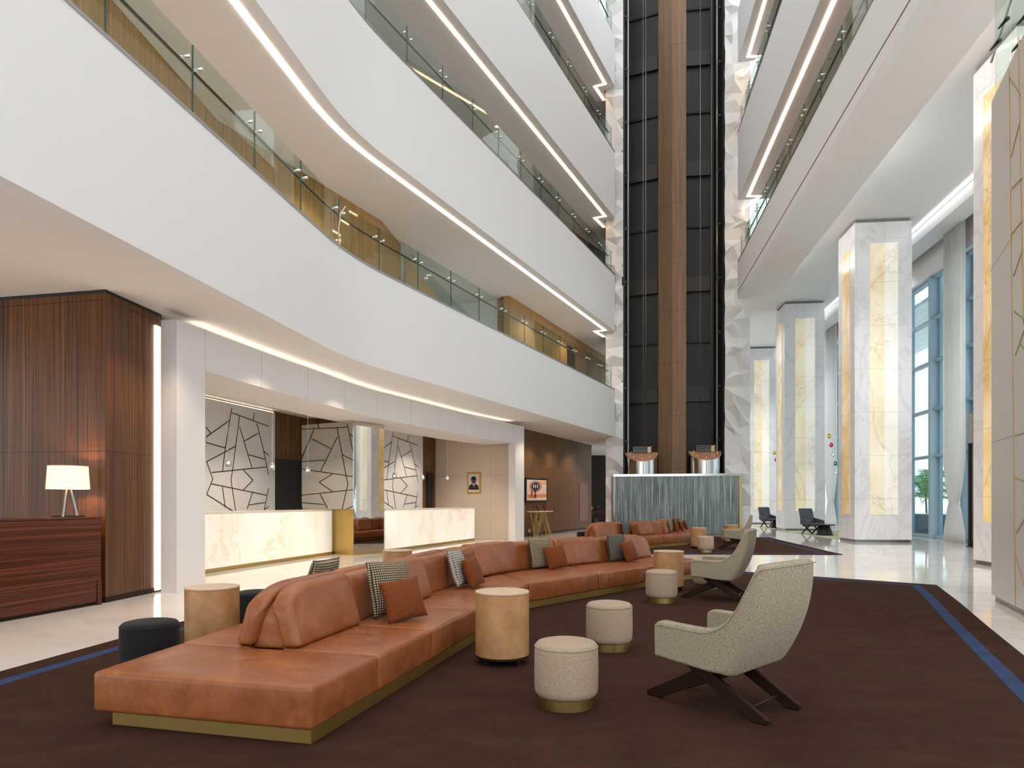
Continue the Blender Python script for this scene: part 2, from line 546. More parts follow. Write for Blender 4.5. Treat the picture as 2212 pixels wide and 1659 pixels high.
# ================================================================ the setting
def panelled(name, col, tu, tv, rough=0.45, line='#a9a4a2', v0=0.0):
    t = NT(name); s = t.sep(t.coords('UV')); e = None
    for i, q in ((0, tu), (1, tv)):
        if not q: continue
        f = t.math('LESS_THAN', t.math('MODULO', t.math('ADD', s[i], 50*q-(v0 if i else 0)), q), 0.009)
        e = f if e is None else t.math('MAXIMUM', e, f)
    t.color(t.mix(e, col, line)); t.set(Roughness=rough); t.b.inputs['Specular IOR Level'].default_value = 0.35
    return t.m
M['portal'] = panelled('portal_panels', '#eae6e5', 1.62, 0)
M['return_panel'] = panelled('beige_wall_panels', '#dccab6', 1.25, 2.4, 0.55, '#b8a592')

# floor and outside ground
WX = lambda y: 16.2+0.15*(y-26.1)          # line of the window wall
struct('floor', MB().prism([(-18, -9), (WX(-9), -9), (WX(62), 62), (-18, 62)], -0.2, 0), M['floor'])
struct('ground_outside', MB().prism([(WX(-9)+.4, -9), (70, -9), (70, 75), (WX(62)+.4, 75)], -0.3, -0.05), plain('pale_paving', '#f2f0ec', 0.8))

# ---- atrium edges in plan
LP = rounded([(-6.56, -6.0), (-4.63, 6.18), (-3.37, 14.13), (4.64, 30.86)], 2, 1.3)
RP = [(4.40, -6.0), (7.06, 11.8), (9.66, 29.2)]
LV = [(4.35, 6.46), (9.12, 11.65), (14.25, 17.2), (20.2, 22.4)]
def slab_outline(path, side, w, tail):
    far = offset(path, side*w)
    return path+tail+[far[-1]]+list(reversed(far[:-1]))
for i, (z0, z1) in enumerate(LV):
    struct('wall_parapet_left_%d' % (i+1), MB().ribbon(LP, 0, 0.22, z0, z1), M['white'], smooth=True, angle=30)
    w = 7.5
    out = offset(LP, w)
    inner = offset(LP, 0.2)
    poly = inner+[(4.2, 31.25), (7.6, 38.4), (7.6, 44)]+[(-4, 44)]+[(-9.5, 20)]+[(-13.0, 6.0), (-14.0, -6.0)]
    struct('ceiling_left_%d' % (i+1), MB().prism(poly, z0+0.001, z1-0.25), M['ceiling'])
    if i < 3:
        struct('trim_left_%d' % (i+1), MB().ribbon(LP, -0.012, 0.235, z1, z1+0.045), M['steel'] if i else plain('grey_metal_coping', '#a9a9ab', 0.35, 0.6), smooth=True, angle=30)
# zebrano corridor walls upstairs, left side
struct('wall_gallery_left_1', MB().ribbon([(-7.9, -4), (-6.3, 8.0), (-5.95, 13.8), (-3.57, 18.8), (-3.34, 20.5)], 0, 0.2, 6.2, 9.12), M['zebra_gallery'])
struct('wall_gallery_left_2', MB().prism([(-0.32, 25.62), (-0.09, 25.58), (5.2, 36.8), (4.7, 37.0), (-0.55, 26.0)], 6.2, 9.12), M['zebra_gallery'])
struct('wall_gallery_recess', MB().ribbon([(-3.6, 20.5), (-6.6, 22.6), (-4.6, 27.5), (-0.45, 26.1)], 0, 0.1, 6.2, 9.12), M['white'])
struct('door_1', MB().ribbon(sub([(-0.09, 25.58), (5.2, 36.8)], 6.1, 7.1), -0.03, 0.02, 6.4, 8.55), plain('dark_door_leaf', '#2e2420', 0.4))
for i in (1, 2, 3):
    z0, z1 = LV[i][1]-0.25, (LV[i+1][0] if i < 3 else 25.2)
    struct('wall_gallery_left_%d' % (i+2), MB().ribbon(offset(LP, 2.35)+[(6.3, 37.5)], 0, 0.2, z0, z1), M['zebra_shaded'])
# right side levels
RV = [(10.07, 11.65), (14.3, 17.2), (20.2, 22.4)]
for i, (z0, z1) in enumerate(RV):
    struct('wall_parapet_right_%d' % (i+1), MB().ribbon(RP, 0, -0.22, z0, z1), M['white'])
    far = offset(RP, -8.0 if i else -1.5)
    struct('ceiling_right_%d' % (i+1), MB().prism(offset(RP, -0.2)+list(reversed(far)), z0+0.001, z1-0.2), M['ceiling'])
    if i < 2:
        struct('trim_right_%d' % (i+1), MB().ribbon(RP, 0.012, -0.235, z1, z1+0.045), M['steel'])
        struct('wall_gallery_right_%d' % (i+1), MB().ribbon(offset(RP, -2.1), 0, -0.2, z1-0.2, RV[i+1][0]), plain('taupe_gallery_panel_%d' % i, '#8a6a50', 0.5))
struct('trim_right_groove', MB().ribbon(RP, 0.004, -0.01, 10.36, 10.40), plain('shadow_groove', '#6f6a66', 0.7))
# lobby ceiling over the columns, and the pelmet at the windows
ci = offset(RP, -1.5)+[(11.9, 36.0), (14.8, 56.0)]
struct('ceiling_lobby', MB().prism(ci+[(WX(56)+0.3, 56), (WX(-8)+0.3, -8)], 11.2, 11.6), M['ceiling'])
wl = [(WX(-8), -8), (WX(56), 56)]
struct('wall_window_head', MB().ribbon(wl, 0.0, 0.25, 10.05, 11.3), M['white'])
struct('ceiling_pelmet', MB().ribbon(wl, 0.62, 1.35, 10.78, 11.25), M['white'])
struct('wall_far', MB().box((12.5, 56, 6), (26, 0.3, 13)), M['white'])
struct('wall_far_left', MB().box((2.5, 43.5, 2.2), (14, 0.3, 4.4)), plain('dark_hall_wall', '#241c18', 0.5))
def led(name, path, o0, o1, z0, z1, m, label, group=None):
    return tag(ob(name, MB().ribbon(path, o0, o1, z0, z1), m), label, 'light strip', group)
end = pat(LP, plen(LP)-0.32)[0]
for i in (1, 2, 3):
    z = LV[i][0]
    p = sub(LP, 0, plen(LP)-0.34)
    po = offset(p, 0.34)
    q = [po[-1], (po[-1][0]-0.44, po[-1][1]+0.2), (po[-1][0]+0.12, po[-1][1]+1.25)]
    led('led_strip', po+q[1:], -0.055, 0.055, z-0.012, z+0.01, M['led'] if i == 1 else M['led_warm'],
        ['', 'white light line with a bend in the ceiling above the lowest left gallery',
         'warm light line in the ceiling above the second left gallery',
         'short warm light line at top of photo, left of the lift shaft'][i])
for i in (1, 2):
    z = RV[i][0]
    p = sub(RP, 0, plen(RP)-0.34)
    po = offset(p, -0.36)
    q = [(po[-1][0]+0.5, po[-1][1]+0.0), (po[-1][0]+0.2, po[-1][1]+1.3)]
    led('led_strip', po+q, -0.055, 0.055, z-0.012, z+0.01, M['led_warm'],
        ['', 'long warm light line in the ceiling above the right gallery, ending in a zigzag',
         'topmost short warm light line right of the lift shaft'][i])
led('led_strip', offset(RP, -1.53), -0.02, 0.02, 11.0, 11.1, M['led_lobby'], 'hidden cove light along the edge of the lowered right ceiling band')
led('led_strip', wl, 1.44, 1.56, 11.17, 11.205, M['led_white'], 'cool white light line in the ceiling beside the tall windows')

# ---- glass balustrades
def railing(label, path, z0, s0, s1, step, side, group='gallery balustrades'):
    a = pat(path, s0)[0]
    root = empty('glass_balustrade', (a[0], a[1], z0), 0, label, 'railing', group)
    n = max(1, round((s1-s0)/step)); st = (s1-s0)/n
    g0 = offset(path, side*0.10); k = plen(g0)/plen(path)
    for i in range(n):
        p = sub(g0, (s0+i*st)*k+0.009, (s0+(i+1)*st)*k-0.009)
        ob('glass_panel', MB().ribbon(p, -0.008, 0.008, z0+0.02, z0+1.0), M['glass'], root, world=True)
        e = pat(g0, (s0+(i+1)*st)*k-0.006)
        ob('panel_edge', MB().box((e[0][0], e[0][1], z0+0.51), (0.012, 0.02, 0.98), math.atan2(e[1][1], e[1][0])), M['glass_edge'], root, world=True)
    h = offset(path, side*0.21); kh = plen(h)/plen(path)
    hp = sub(h, s0*kh, (s1-0.1)*kh)
    ob('handrail', MB().tube([(q[0], q[1], z0+0.76) for q in hp], 0.025, 10), M['rail'], root, smooth=True, world=True)
    br = None
    for i in range(n):
        for d in (0.14, st-0.14):
            q, t = pat(g0, (s0+i*st+d)*k)
            ang = math.atan2(t[1], t[0])
            if br is None:
                br = ob('bracket', MB().tube([(0, -0.05*side, 0), (0, 0.06*side, 0), (0, 0.10*side, 0.0)], [0.028, 0.014, 0.02], 8), M['chrome'], root, smooth=True)
                o = br
            else:
                o = br.copy(); COL.objects.link(o); o.parent = root
            o.location = (q[0]-a[0], q[1]-a[1], 0.76); o.rotation_euler = (0, 0, ang)
    return root
SL = plen(LP)
railing('clear glass balustrade with dark handrail above the big white curved parapet at left', LP, 6.5, 10.6, SL-0.2, 1.55, 1)
railing('glass balustrade of the second left gallery, under the long warm light line', LP, 11.69, 17.8, SL-0.2, 1.6, 1)
railing('glass balustrade of the third left gallery near the top of the lift shaft', LP, 17.24, 24.5, SL-0.2, 1.7, 1)
railing('small piece of glass balustrade at the very top left of the lift shaft', LP, 22.42, 31.5, SL-0.2, 1.7, 1)
SR = plen(RP)
railing('glass balustrade of the lower right gallery above the grooved parapet', RP, 11.69, 17.6, SR-0.2, 1.6, -1)
railing('glass balustrade of the upper right gallery beside the lift shaft', RP, 17.24, 23.5, SR-0.2, 1.7, -1)

# ---- timber block and reception portal at left
struct('wall_timber_left', MB().prism([(-5.64, 9.47), (-5.51, 10.75), (-5.9, 11.3), (-13, 12.7), (-13, 11.0)], 0.0, 4.30), M['zebra_left'])
struct('baseboard_timber_left', MB().ribbon([(-13, 11.0), (-5.64, 9.47), (-5.51, 10.75)], -0.012, 0.02, 0.0, 0.075), M['dark_wood'])
struct('trim_shadow_gap_left', MB().ribbon([(-13, 11.0), (-5.64, 9.47), (-5.51, 10.75)], 0.01, 0.06, 4.29, 4.36), M['black'])  # black strip stands for the shade in the gap under the ceiling
PF = [(-5.15, 10.46), (-4.99, 11.1), (-4.80, 12.04), (-4.45, 13.59), (-4.06, 15.02), (-3.68, 16.62), (-3.25, 17.9), (-2.6, 19.34), (-1.25, 22.4), (0.12, 24.85), (0.45, 25.4)]
LPF = plen(PF)
struct('wall_portal_left', MB().ribbon(sub(PF, 0, 0.66), 0, 0.27, 0, 4.2), M['portal'])
struct('wall_portal_top', MB().ribbon(sub(PF, 0.66, LPF-0.64), 0, 1.4, 3.53, 4.2), M['portal'], smooth=True, angle=25)
struct('wall_portal_right', MB().ribbon(sub(PF, LPF-0.64, LPF), 0, 0.30, 0, 4.2), M['portal'])
led('led_strip', PF[1:-1], 0.16, 0.30, 4.205, 4.24, M['led_cove'], 'warm cove light running along the top of the white reception portal')
tag(ob('led_strip', MB().box((-5.515, 10.6, 2.08), (0.05, 0.12, 4.1), R_(-6)), M['led_slot']), 'upright slot light between the timber block and the white portal', 'light strip')
# niche behind the portal
NB = [(-8.5, 12.7), (-6.35, 21.1), (-5.15, 21.2), (-3.02, 26.95)]
struct('wall_niche_back', MB().ribbon(NB, 0, 0.2, 0, 4.1), M['zebra_wall'])
struct('wall_niche_left', MB().prism([(-8.6, 12.5), (-5.45, 10.9), (-5.45, 11.1), (-8.6, 12.9)], 0, 4.1), M['beige_panel'])
struct('wall_niche_right', MB().ribbon([(-3.05, 26.95), (0.2, 25.28)], 0, 0.2, 0, 4.1), M['return_panel'])
struct('ceiling_niche', MB().prism(offset(PF, 1.3)+[(-2.9, 27.1), (-5.0, 21.4), (-6.5, 21.3), (-8.8, 12.5)], 3.98, 4.15), M['white'])
struct('wall_timber_right', MB().ribbon([(-0.35, 25.75), (0.64, 27.9), (4.15, 35.6), (3.95, 35.7)], 0, 0.25, 0, 4.36), M['zebra_wall'])
struct('baseboard_timber_right', MB().ribbon([(0.64, 27.9), (4.15, 35.6)], -0.015, 0.02, 0, 0.09), M['dark_wood'])
struct('door_2', MB().ribbon(sub([(0.64, 27.9), (4.15, 35.6)], 6.5, 7.75), -0.02, 0.02, 0.45, 2.35), plain('recessed_timber_door', '#7c4526', 0.4))

# ---- lift shaft
A0, B0 = (5.10, 31.2), (9.50, 30.5)
def relief(name, p, q, z0, z1, cell, seed, depth=0.2):
    rnd = random.Random(seed); mb = MB()
    L = math.hypot(q[0]-p[0], q[1]-p[1]); t = ((q[0]-p[0])/L, (q[1]-p[1])/L); nn = (t[1], -t[0])
    nx = max(2, round(L/cell)); rows = max(2, round((z1-z0)/(cell*1.25)))
    per = max(2, round(2.4/(cell*1.25)))
    P = []
    for j in range(rows+1):
        row = []
        for i in range(nx+1):
            s = L*i/nx; z = z0+(z1-z0)*j/rows; d = rnd.choice((0.0, 0.0, 0.04, 0.18, 0.24, 0.28))*depth/0.2
            if 0 < i < nx: s += rnd.uniform(-.36, .36)*L/nx
            if j % per and 0 < j < rows: z += rnd.uniform(-.36, .36)*(z1-z0)/rows
            else: d = 0.03
            if i in (0, nx): d *= 0.6
            row.append((p[0]+t[0]*s+nn[0]*d, p[1]+t[1]*s+nn[1]*d, z))
        P.append(row)
    for j in range(rows):
        for i in range(nx):
            a, b, c, d = P[j][i], P[j][i+1], P[j+1][i+1], P[j+1][i]
            if rnd.random() < .5: mb.add([a, b, c, d], [(0, 1, 2), (0, 2, 3)])
            else: mb.add([a, b, c, d], [(0, 1, 3), (1, 2, 3)])
    k = -0.02
    a = (p[0]+nn[0]*k, p[1]+nn[1]*k); b = (q[0]+nn[0]*k, q[1]+nn[1]*k)
    mb.prism([a, b, (b[0]-nn[0]*.3, b[1]-nn[1]*.3), (a[0]-nn[0]*.3, a[1]-nn[1]*.3)], z0, z1)
    # grooves between the panels
    return struct(name, mb, M['crystal'])
relief('wall_relief_left', (4.30, 31.32), (5.08, 31.2), 0, 27, 0.34, 3)
relief('wall_relief_right', (9.50, 30.5), (10.58, 30.36), 0, 27, 0.35, 8)
struct('wall_shaft_left', MB().prism([(5.02, 31.2), (5.16, 31.2), (5.3, 33.9), (5.0, 33.9)], 0, 27), M['black'])
struct('wall_shaft_right', MB().prism([(9.44, 30.5), (9.56, 30.5), (9.8, 33.0), (9.55, 33.0)], 0, 27), M['black'])
struct('wall_shaft_back_left', MB().ribbon([(5.1, 33.4), (7.3, 32.45)], 0, 0.2, 0, 27), M['shaft'])
struct('wall_shaft_back_right', MB().ribbon([(7.6, 32.5), (9.75, 32.2)], 0, 0.2, 0, 27), M['shaft'])
struct('wall_shaft_centre', MB().prism([(6.75, 31.5), (7.26, 30.9), (7.85, 30.76), (7.95, 32.6), (7.2, 32.8)], 0, 27), M['zebra_shaft'])
for nm, a, b in (('left', (5.35, 33.28), (6.98, 32.58)), ('right', (7.96, 32.42), (9.35, 32.22))):
    for i, z in enumerate((6.45, 11.65, 17.1, 22.3)):
        tag(ob('shaft_beam', MB().ribbon([a, b], -0.14, -0.002, z-0.32, z+0.38), M['shaft_beam'], bevel=0.01),
            'charcoal floor plate in the %s lift shaft, %s from the bottom' % (nm, ('first', 'second', 'third', 'fourth')[i]), 'beam', 'shaft floor plates')
    for i, z in enumerate((8.95, 14.4, 19.8, 24.7)):
        tag(ob('shaft_bracket', MB().ribbon([a, b], -0.06, -0.002, z-0.05, z+0.06), M['black'], bevel=0.01),
            'thin black joint rail in the %s lift shaft, %s from the bottom' % (nm, ('first', 'second', 'third', 'fourth')[i]), 'bracket', 'shaft joint rails')
for nm, (x, y), sg in (('left', (5.36, 31.55), -1), ('right', (9.28, 30.95), 1)):
    r = empty('guide_rail', (x, y, 0), 0, 'upright steel guide rail at the outer edge of the %s lift shaft' % nm, 'rail', 'lift guide rails')
    ob('rail_bar', MB().box((x, y, 13.5), (0.06, 0.1, 27)), M['steel'], r, world=True)
    for z in range(10):
        zz = 4.2+z*2.45
        ob('rail_bracket', MB().box((x+sg*0.12, y, zz), (0.22, 0.12, 0.09)).box((x+sg*0.04, y-0.02, zz-0.12), (0.05, 0.08, 0.2)), M['shaft_beam'], r, world=True)
for i, (x, y, w) in enumerate(((6.03, 31.4, 0.018), (6.15, 31.4, 0.022), (8.55, 31.0, 0.018), (9.06, 31.0, 0.018))):
    tag(ob('hoist_cable', MB().tube([(x, y, 4.02), (x, y, 27)], w, 8), M['steel'], smooth=True),
        ('left of the two pale hoist cables in the left lift shaft', 'right of the two pale hoist cables in the left lift shaft',
         'left thin dark hoist cable in the right lift shaft', 'right thin dark hoist cable in the right lift shaft')[i], 'cable', 'hoist cables')
def lift_car(cx, cy, label):
    root = empty('lift_car', (cx, cy, 0.3), R_(-6), label, 'elevator', 'lift cars')
    r = 0.72; n = 40
    zb, sl = 3.32, 0.58
    mb = MB(); vs = []; fs = []
    for k in range(n+1):
        a = PI+PI*k/n
        x, y = r*math.cos(a), r*math.sin(a)
        vs += [(x, y, 0.0), (x, y, zb+sl*y)]
    for k in range(n): fs.append((2*k, 2*k+2, 2*k+3, 2*k+1))
    fs.append((0, 1, 2*n+1, 2*n))
    fs.append(tuple(range(0, 2*n+2, 2)))
    mb.add(vs, fs)
    ob('cab_shell', mb, M['chrome'], root, smooth=True, angle=40)
    top = MB(); vs = []
    for zz in (0.0, 0.035):
        for k in range(n+1):
            a = PI+PI*k/n
            x, y = (r+0.015)*math.cos(a), (r+0.015)*math.sin(a)
            vs.append((x, y, zb+sl*y+0.005+zz))
    m = n+1
    top.add(vs, [tuple(range(m-1, -1, -1)), tuple(range(m, 2*m))]+[(k, (k+1) % m, m+(k+1) % m, m+k) for k in range(m)])
    cap = ob('cab_cap', top, plain_copper, root)
    for a in (195, 228, 268, 308, 343):
        x, y = 0.56*math.cos(R_(a)), 0.56*math.sin(R_(a))
        mb = MB().lathe([(0.0, 0), (0.032, 0), (0.032, 0.05), (0.0, 0.05)], (x, y, zb+sl*y+0.02), 12)
        ob('cap_light', mb, M['chrome'], cap)
    cage = MB()
    for i in range(9): cage.box((-0.36+i*0.075, 0.05, zb+0.16), (0.012, 0.3, 0.28))
    for z in (0.05, 0.12, 0.19, 0.28): cage.box((-0.06, 0.05, zb+z), (0.62, 0.3, 0.012))
    ob('roof_cage', cage, M['steel'], root)
    ob('control_box', MB().box((0.34, 0.05, zb+0.15), (0.14, 0.3, 0.27)), M['beige_panel'], root, bevel=0.01)
    ob('yellow_guard', MB().box((0.43, 0.05, zb+0.17), (0.03, 0.3, 0.3)).box((-0.46, 0.05, zb+0.03), (0.06, 0.2, 0.08)), plain('safety_yellow', '#d8a51e', 0.5), root)
    return root
plain_copper = plain('copper_satin', '#e8b08c', 0.42, 0.7)
c1 = lift_car(5.92, 31.25, 'rounded silver lift car in the left shaft, copper sloped top with small lights')
c2 = dup(c1, (8.7, 30.85, 0.33), R_(-6), 'rounded silver lift car in the right shaft, copper sloped top with small lights')
# rain-glass screen round the foot of the lifts
def streak():
    t = NT('streaked_rain_glass')
    a = t.noise(t.coords('UV', (17, 0.35, 1)), 1, 5, 0.8, 0.1)
    b = t.noise(t.coords('UV', (1.3, 0.35, 1)), 1, 3, 0.6, 0.4)
    c = t.ramp(a, [(0.3, '#2b3133'), (0.5, '#6a7374'), (0.66, '#c2cacb')])
    c = t.mix(t.ramp(b, [(0.35, (0, 0, 0, 1)), (0.7, (1, 1, 1, 1))]), c, t.mix(0.5, c, '#9cb0ae'))
    t.color(c); t.set(Roughness=0.3, Metallic=0.55); t.bump(a, 0.7, 0.03)
    return t.m
M['streak'] = streak()
S0, S1 = (4.30, 28.75), (9.28, 27.75)
scr = empty('lift_screen', (S0[0], S0[1], 0), 0, 'streaked glass screen with shiny frame around the foot of the lifts', 'screen')
ob('glass_front', MB().ribbon([S0, S1], 0, 0.06, 0.08, 2.46), M['streak'], scr, world=True)
ob('glass_side', MB().ribbon([(4.5, 31.0), S0], 0, 0.06, 0.08, 2.46), M['streak'], scr, world=True)
ob('glass_side', MB().ribbon([S1, (9.5, 30.2)], 0, 0.06, 0.08, 2.46), M['streak'], scr, world=True)
ob('top_frame', MB().ribbon([(4.5, 31.0), S0, S1, (9.5, 30.2)], -0.03, 0.14, 2.46, 2.56), M['chrome'], scr, world=True)
ob('bottom_frame', MB().ribbon([(4.5, 31.0), S0, S1, (9.5, 30.2)], -0.03, 0.14, 0.0, 0.09), M['chrome'], scr, world=True)
ob('corner_post', MB().box((S0[0], S0[1]+0.02, 1.25), (0.09, 0.09, 2.5)), M['chrome'], scr, world=True)
ob('corner_post', MB().box((S1[0], S1[1]+0.02, 1.25), (0.1, 0.1, 2.5)), M['brass'], scr, world=True)

# ---- marble columns
def column(n, c0, first, ca=None):
    root = empty('column_%d' % n, (c0[0], c0[1], 0)); root['kind'] = 'structure'
    u = (0.9945, -0.105); v = (0.124, 0.992)
    def P(a, b): return (c0[0]+u[0]*a+v[0]*b, c0[1]+u[1]*a+v[1]*b)
    W, D = 1.88, 1.62
    ob('shaft', MB().prism([P(0, 0), P(W, 0), P(W, D), P(0, D)], 0.09, 11.08), M['column'], root, world=True)
    ob('base_trim', MB().prism([P(.04, .04), P(W-.04, .04), P(W-.04, D-.04), P(.04, D-.04)], 0, 0.09), M['steel'], root, world=True)
    ob('top_reveal', MB().prism([P(.05, .05), P(W-.05, .05), P(W-.05, D-.05), P(.05, D-.05)], 11.08, 11.2), plain('grey_reveal', '#8b8888', 0.8) if first else M['_reveal'], root, world=True)
    def strip(a, b, face, m, nm, z0=0.95, z1=10.35):
        if face == 'f': q = [P(a*W, -0.012), P(b*W, -0.012), P(b*W, 0.02), P(a*W, 0.02)]
        else: q = [P(-0.012, b*D), P(-0.012, a*D), P(0.02, a*D), P(0.02, b*D)]
        ob(nm, MB().prism(q, z0, z1), m, root, world=True)
    strip(.265, .52, 'f', M['onyx_cream'], 'onyx_panel'); strip(.52, .755, 'f', M['onyx_pale'], 'onyx_panel')
    strip(.28, .52, 's', M['onyx_strip'], 'onyx_panel'); strip(.52, .74, 's', M['onyx_strip'], 'onyx_panel')
M['_reveal'] = plain('grey_column_reveal', '#8b8888', 0.8)
for i, c in enumerate(((10.28, 13.9), (11.9, 23.7), (13.34, 33.4), (14.8, 43.2))):
    column(i+1, c, False)

# ---- pearl panel wall at the right edge
WA, WB, WC = (6.84, 9.74), (6.24, 8.33), (5.4, 6.35)
ob_w = struct('wall_right_pearl', MB().prism([WA, WC, (8.6, 6.0), (9.4, 9.6)], 0.08, 7.1), M['pier_wall'])
struct('baseboard_right', MB().prism([(6.87, 9.7), (5.45, 6.4), (8.5, 6.1), (9.3, 9.5)], 0, 0.08), M['steel'])
inl = MB()
def inlay(mb, p0, p1, A, B, w=0.014, t=0.008):
    a = Vector(plane_pt(p0[0], p0[1], A, B)); b = Vector(plane_pt(p1[0], p1[1], A, B))
    inlay3(mb, a, b, A, B, w, t)
def inlay3(mb, a, b, A, B, w, t):
    d = (b-a).normalized(); dx, dy = B[0]-A[0], B[1]-A[1]; l = math.hypot(dx, dy)
    nn = Vector((dy/l, -dx/l, 0))
    if nn.dot(Vector((0, 0, EYE))-a) < 0: nn = -nn
    s = d.cross(nn)*w/2
    q = [a-s, a+s, b+s, b-s]
    mb.add([x-nn*0.002 for x in q]+[x+nn*t for x in q], [(3, 2, 1, 0), (4, 5, 6, 7), (0, 1, 5, 4), (1, 2, 6, 5), (2, 3, 7, 6), (3, 0, 4, 7)])
# upright and slanting brass lines
for p0, p1 in (((2181, 150), (2194.5, 1318)), ((2201, 80), (2212, 700)), ((2181.6, 166), (2205, 204)), ((2205, 258), (2185, 339)), ((2186, 408), (2209, 384)),
               ((2186, 506), (2210, 476)), ((2190, 597), (2210, 539)), ((2191, 672), (2214, 690)), ((2194, 767), (2213, 714)), ((2205, 743), (2216, 757)),
               ((2194, 940), (2214, 935)), ((2194, 1032), (2216, 1040)), ((2196, 1151), (2214, 1121)), ((2196, 1202), (2214, 1268))):
    inlay(inl, p0, p1, WA, WC)
ob('brass_inlay', inl, M['brass'], ob_w)
sm = MB()
for p0, p1 in (((2139, 586), (2187, 511)), ((2141, 957), (2194, 939))): inlay(sm, p0, p1, WA, WC, 0.006, 0.002)
ob('panel_seam', sm, plain('seam_grey', '#938c86', 0.7), ob_w)
# glass screen with point fixings above the pearl wall
gs = empty('glass_screen', (7.05, 9.95, 0), 0, 'clear glass screen with black point fixings behind the top of the pearl wall at right', 'glass panel')
ob('glass_panel', MB().box((7.2, 10.02, 5.03), (0.24, 0.016, 10.02), R_(8)), M['glass'], gs, world=True)
ob('glass_panel', MB().box((7.55, 10.07, 5.03), (0.42, 0.016, 10.02), R_(8)), M['glass'], gs, world=True)
ob('support_bar', MB().tube([(7.14, 10.17, 7.95), (7.62, 10.2, 9.4)], 0.018, 8), M['steel'], gs, world=True)
for x, z in ((7.1, 8.12), (7.22, 8.44), (7.42, 8.1), (7.5, 8.5)):
    ob('point_fixing', MB().tube([(x, 9.93, z), (x, 9.96, z), (x+.02, 10.16, z)], [0.03, 0.03, 0.012], 10), M['black'], gs, smooth=True, world=True)

# ---- tall windows at right
BAY = 2.42
cnt = 0
for i in range(-7, 11):
    y0 = 26.2+BAY*i; y1 = y0+BAY
    cnt += 1
    root = empty('window_%d' % cnt, (WX(y0), y0, 0)); root['kind'] = 'structure'
    x0, x1 = WX(y0), WX(y1)
    ob('mullion', MB().box((x0-0.02, y0, 5.03), (0.34, 0.16, 10.04), R_(-8.5)).box((x0+0.16, y0+.0, 5.03), (0.1, 0.46, 10.04), R_(-8.5)), M['mullion'], root, world=True)
    for z in (0.06, 1.0, 3.16, 4.95, 6.8, 8.43, 10.0):
        if z == 1.0: continue
        ob('transom', MB().ribbon([(x0, y0), (x1, y1)], -0.16, 0.06, z-0.05, z+0.05), M['mullion'], root, world=True)
    ob('pane', MB().ribbon([(x0, y0), (x1, y1)], -0.13, -0.115, 0.1, 10.0), M['window_glass'], root, world=True)
def curtain(y0, y1, label, tie=1.38, zt=10.9):
    n = 90; folds = 9; rows = [0.02, 0.4, 0.8, 1.1, 1.25, 1.38, 1.5, 1.7, 2.1, 2.8, 4, 6, 8, zt]
    vs = []; xi = lambda y: 15.55+0.15*(y-26.1)
    for z in rows:
        d = abs(z-tie)
        k = 0.42+0.58*min(1, (d/(1.3 if z > tie else 1.1)))**0.8
        for i in range(n+1):
            s = i/n; yc = (y0+y1)/2
            y = yc+(s-0.5)*(y1-y0)*k
            amp = 0.07*(0.5+0.5*k)
            w = amp*math.sin(s*folds*2*PI+0.6*math.sin(7*s))
            vs.append((xi(y)+w, y-0.15*w, z))
    m = n+1; fs = [(j*m+i, j*m+i+1, (j+1)*m+i+1, (j+1)*m+i) for j in range(len(rows)-1) for i in range(n)]
    o = ob('curtain', MB().add(vs, fs), M['curtain'], smooth=True)
    sd = o.modifiers.new('cloth', 'SOLIDIFY'); sd.thickness = 0.006
    return tag(o, label, 'curtain', 'tied white curtains')
def cloth():
    t = NT('white_sheer_curtain'); t.set(Base_Color=lin('#faf9f6'), Roughness=0.9)
    tr = t.n('ShaderNodeBsdfTranslucent'); tr.inputs[0].default_value = lin('#fdfdfb')
    mx = t.n('ShaderNodeMixShader'); mx.inputs[0].default_value = 0.6
    t.l(t.b.outputs[0], mx.inputs[1]); t.l(tr.outputs[0], mx.inputs[2]); t.l(mx.outputs[0], t.out.inputs[0])
    return t.m
M['curtain'] = cloth()
curtain(22.75, 24.05, 'tall white tied curtain right of the nearest full marble column')
curtain(35.9, 37.6, 'white tied curtain seen just right of the second marble column')
# revolving door drum
rd = empty('revolving_door', (15.0, 20.75, 0), 0, 'dark revolving door with grey metal drum top, half hidden at right', 'door')
ob('drum_top', MB().lathe([(0, 3.2), (0.98, 3.2), (0.98, 4.1), (0, 4.1)], (0, 0, 0), 48), M['steel'], rd, smooth=True, angle=40)
for k in range(10):
    a = 2*PI*k/10+0.3
    ob('post', MB().box((0.94*math.cos(a), 0.94*math.sin(a), 1.6), (0.07, 0.09, 3.2), a), M['black'], rd)
ob('curved_glass', MB().lathe([(0.93, 0.02), (0.93, 3.2)], (0, 0, 0), 48), M['black_gloss'], rd, smooth=True)
ob('floor_ring', MB().lathe([(0.88, 0.0), (0.99, 0.0), (0.99, 0.03), (0.88, 0.03)], (0, 0, 0), 48), M['black'], rd)
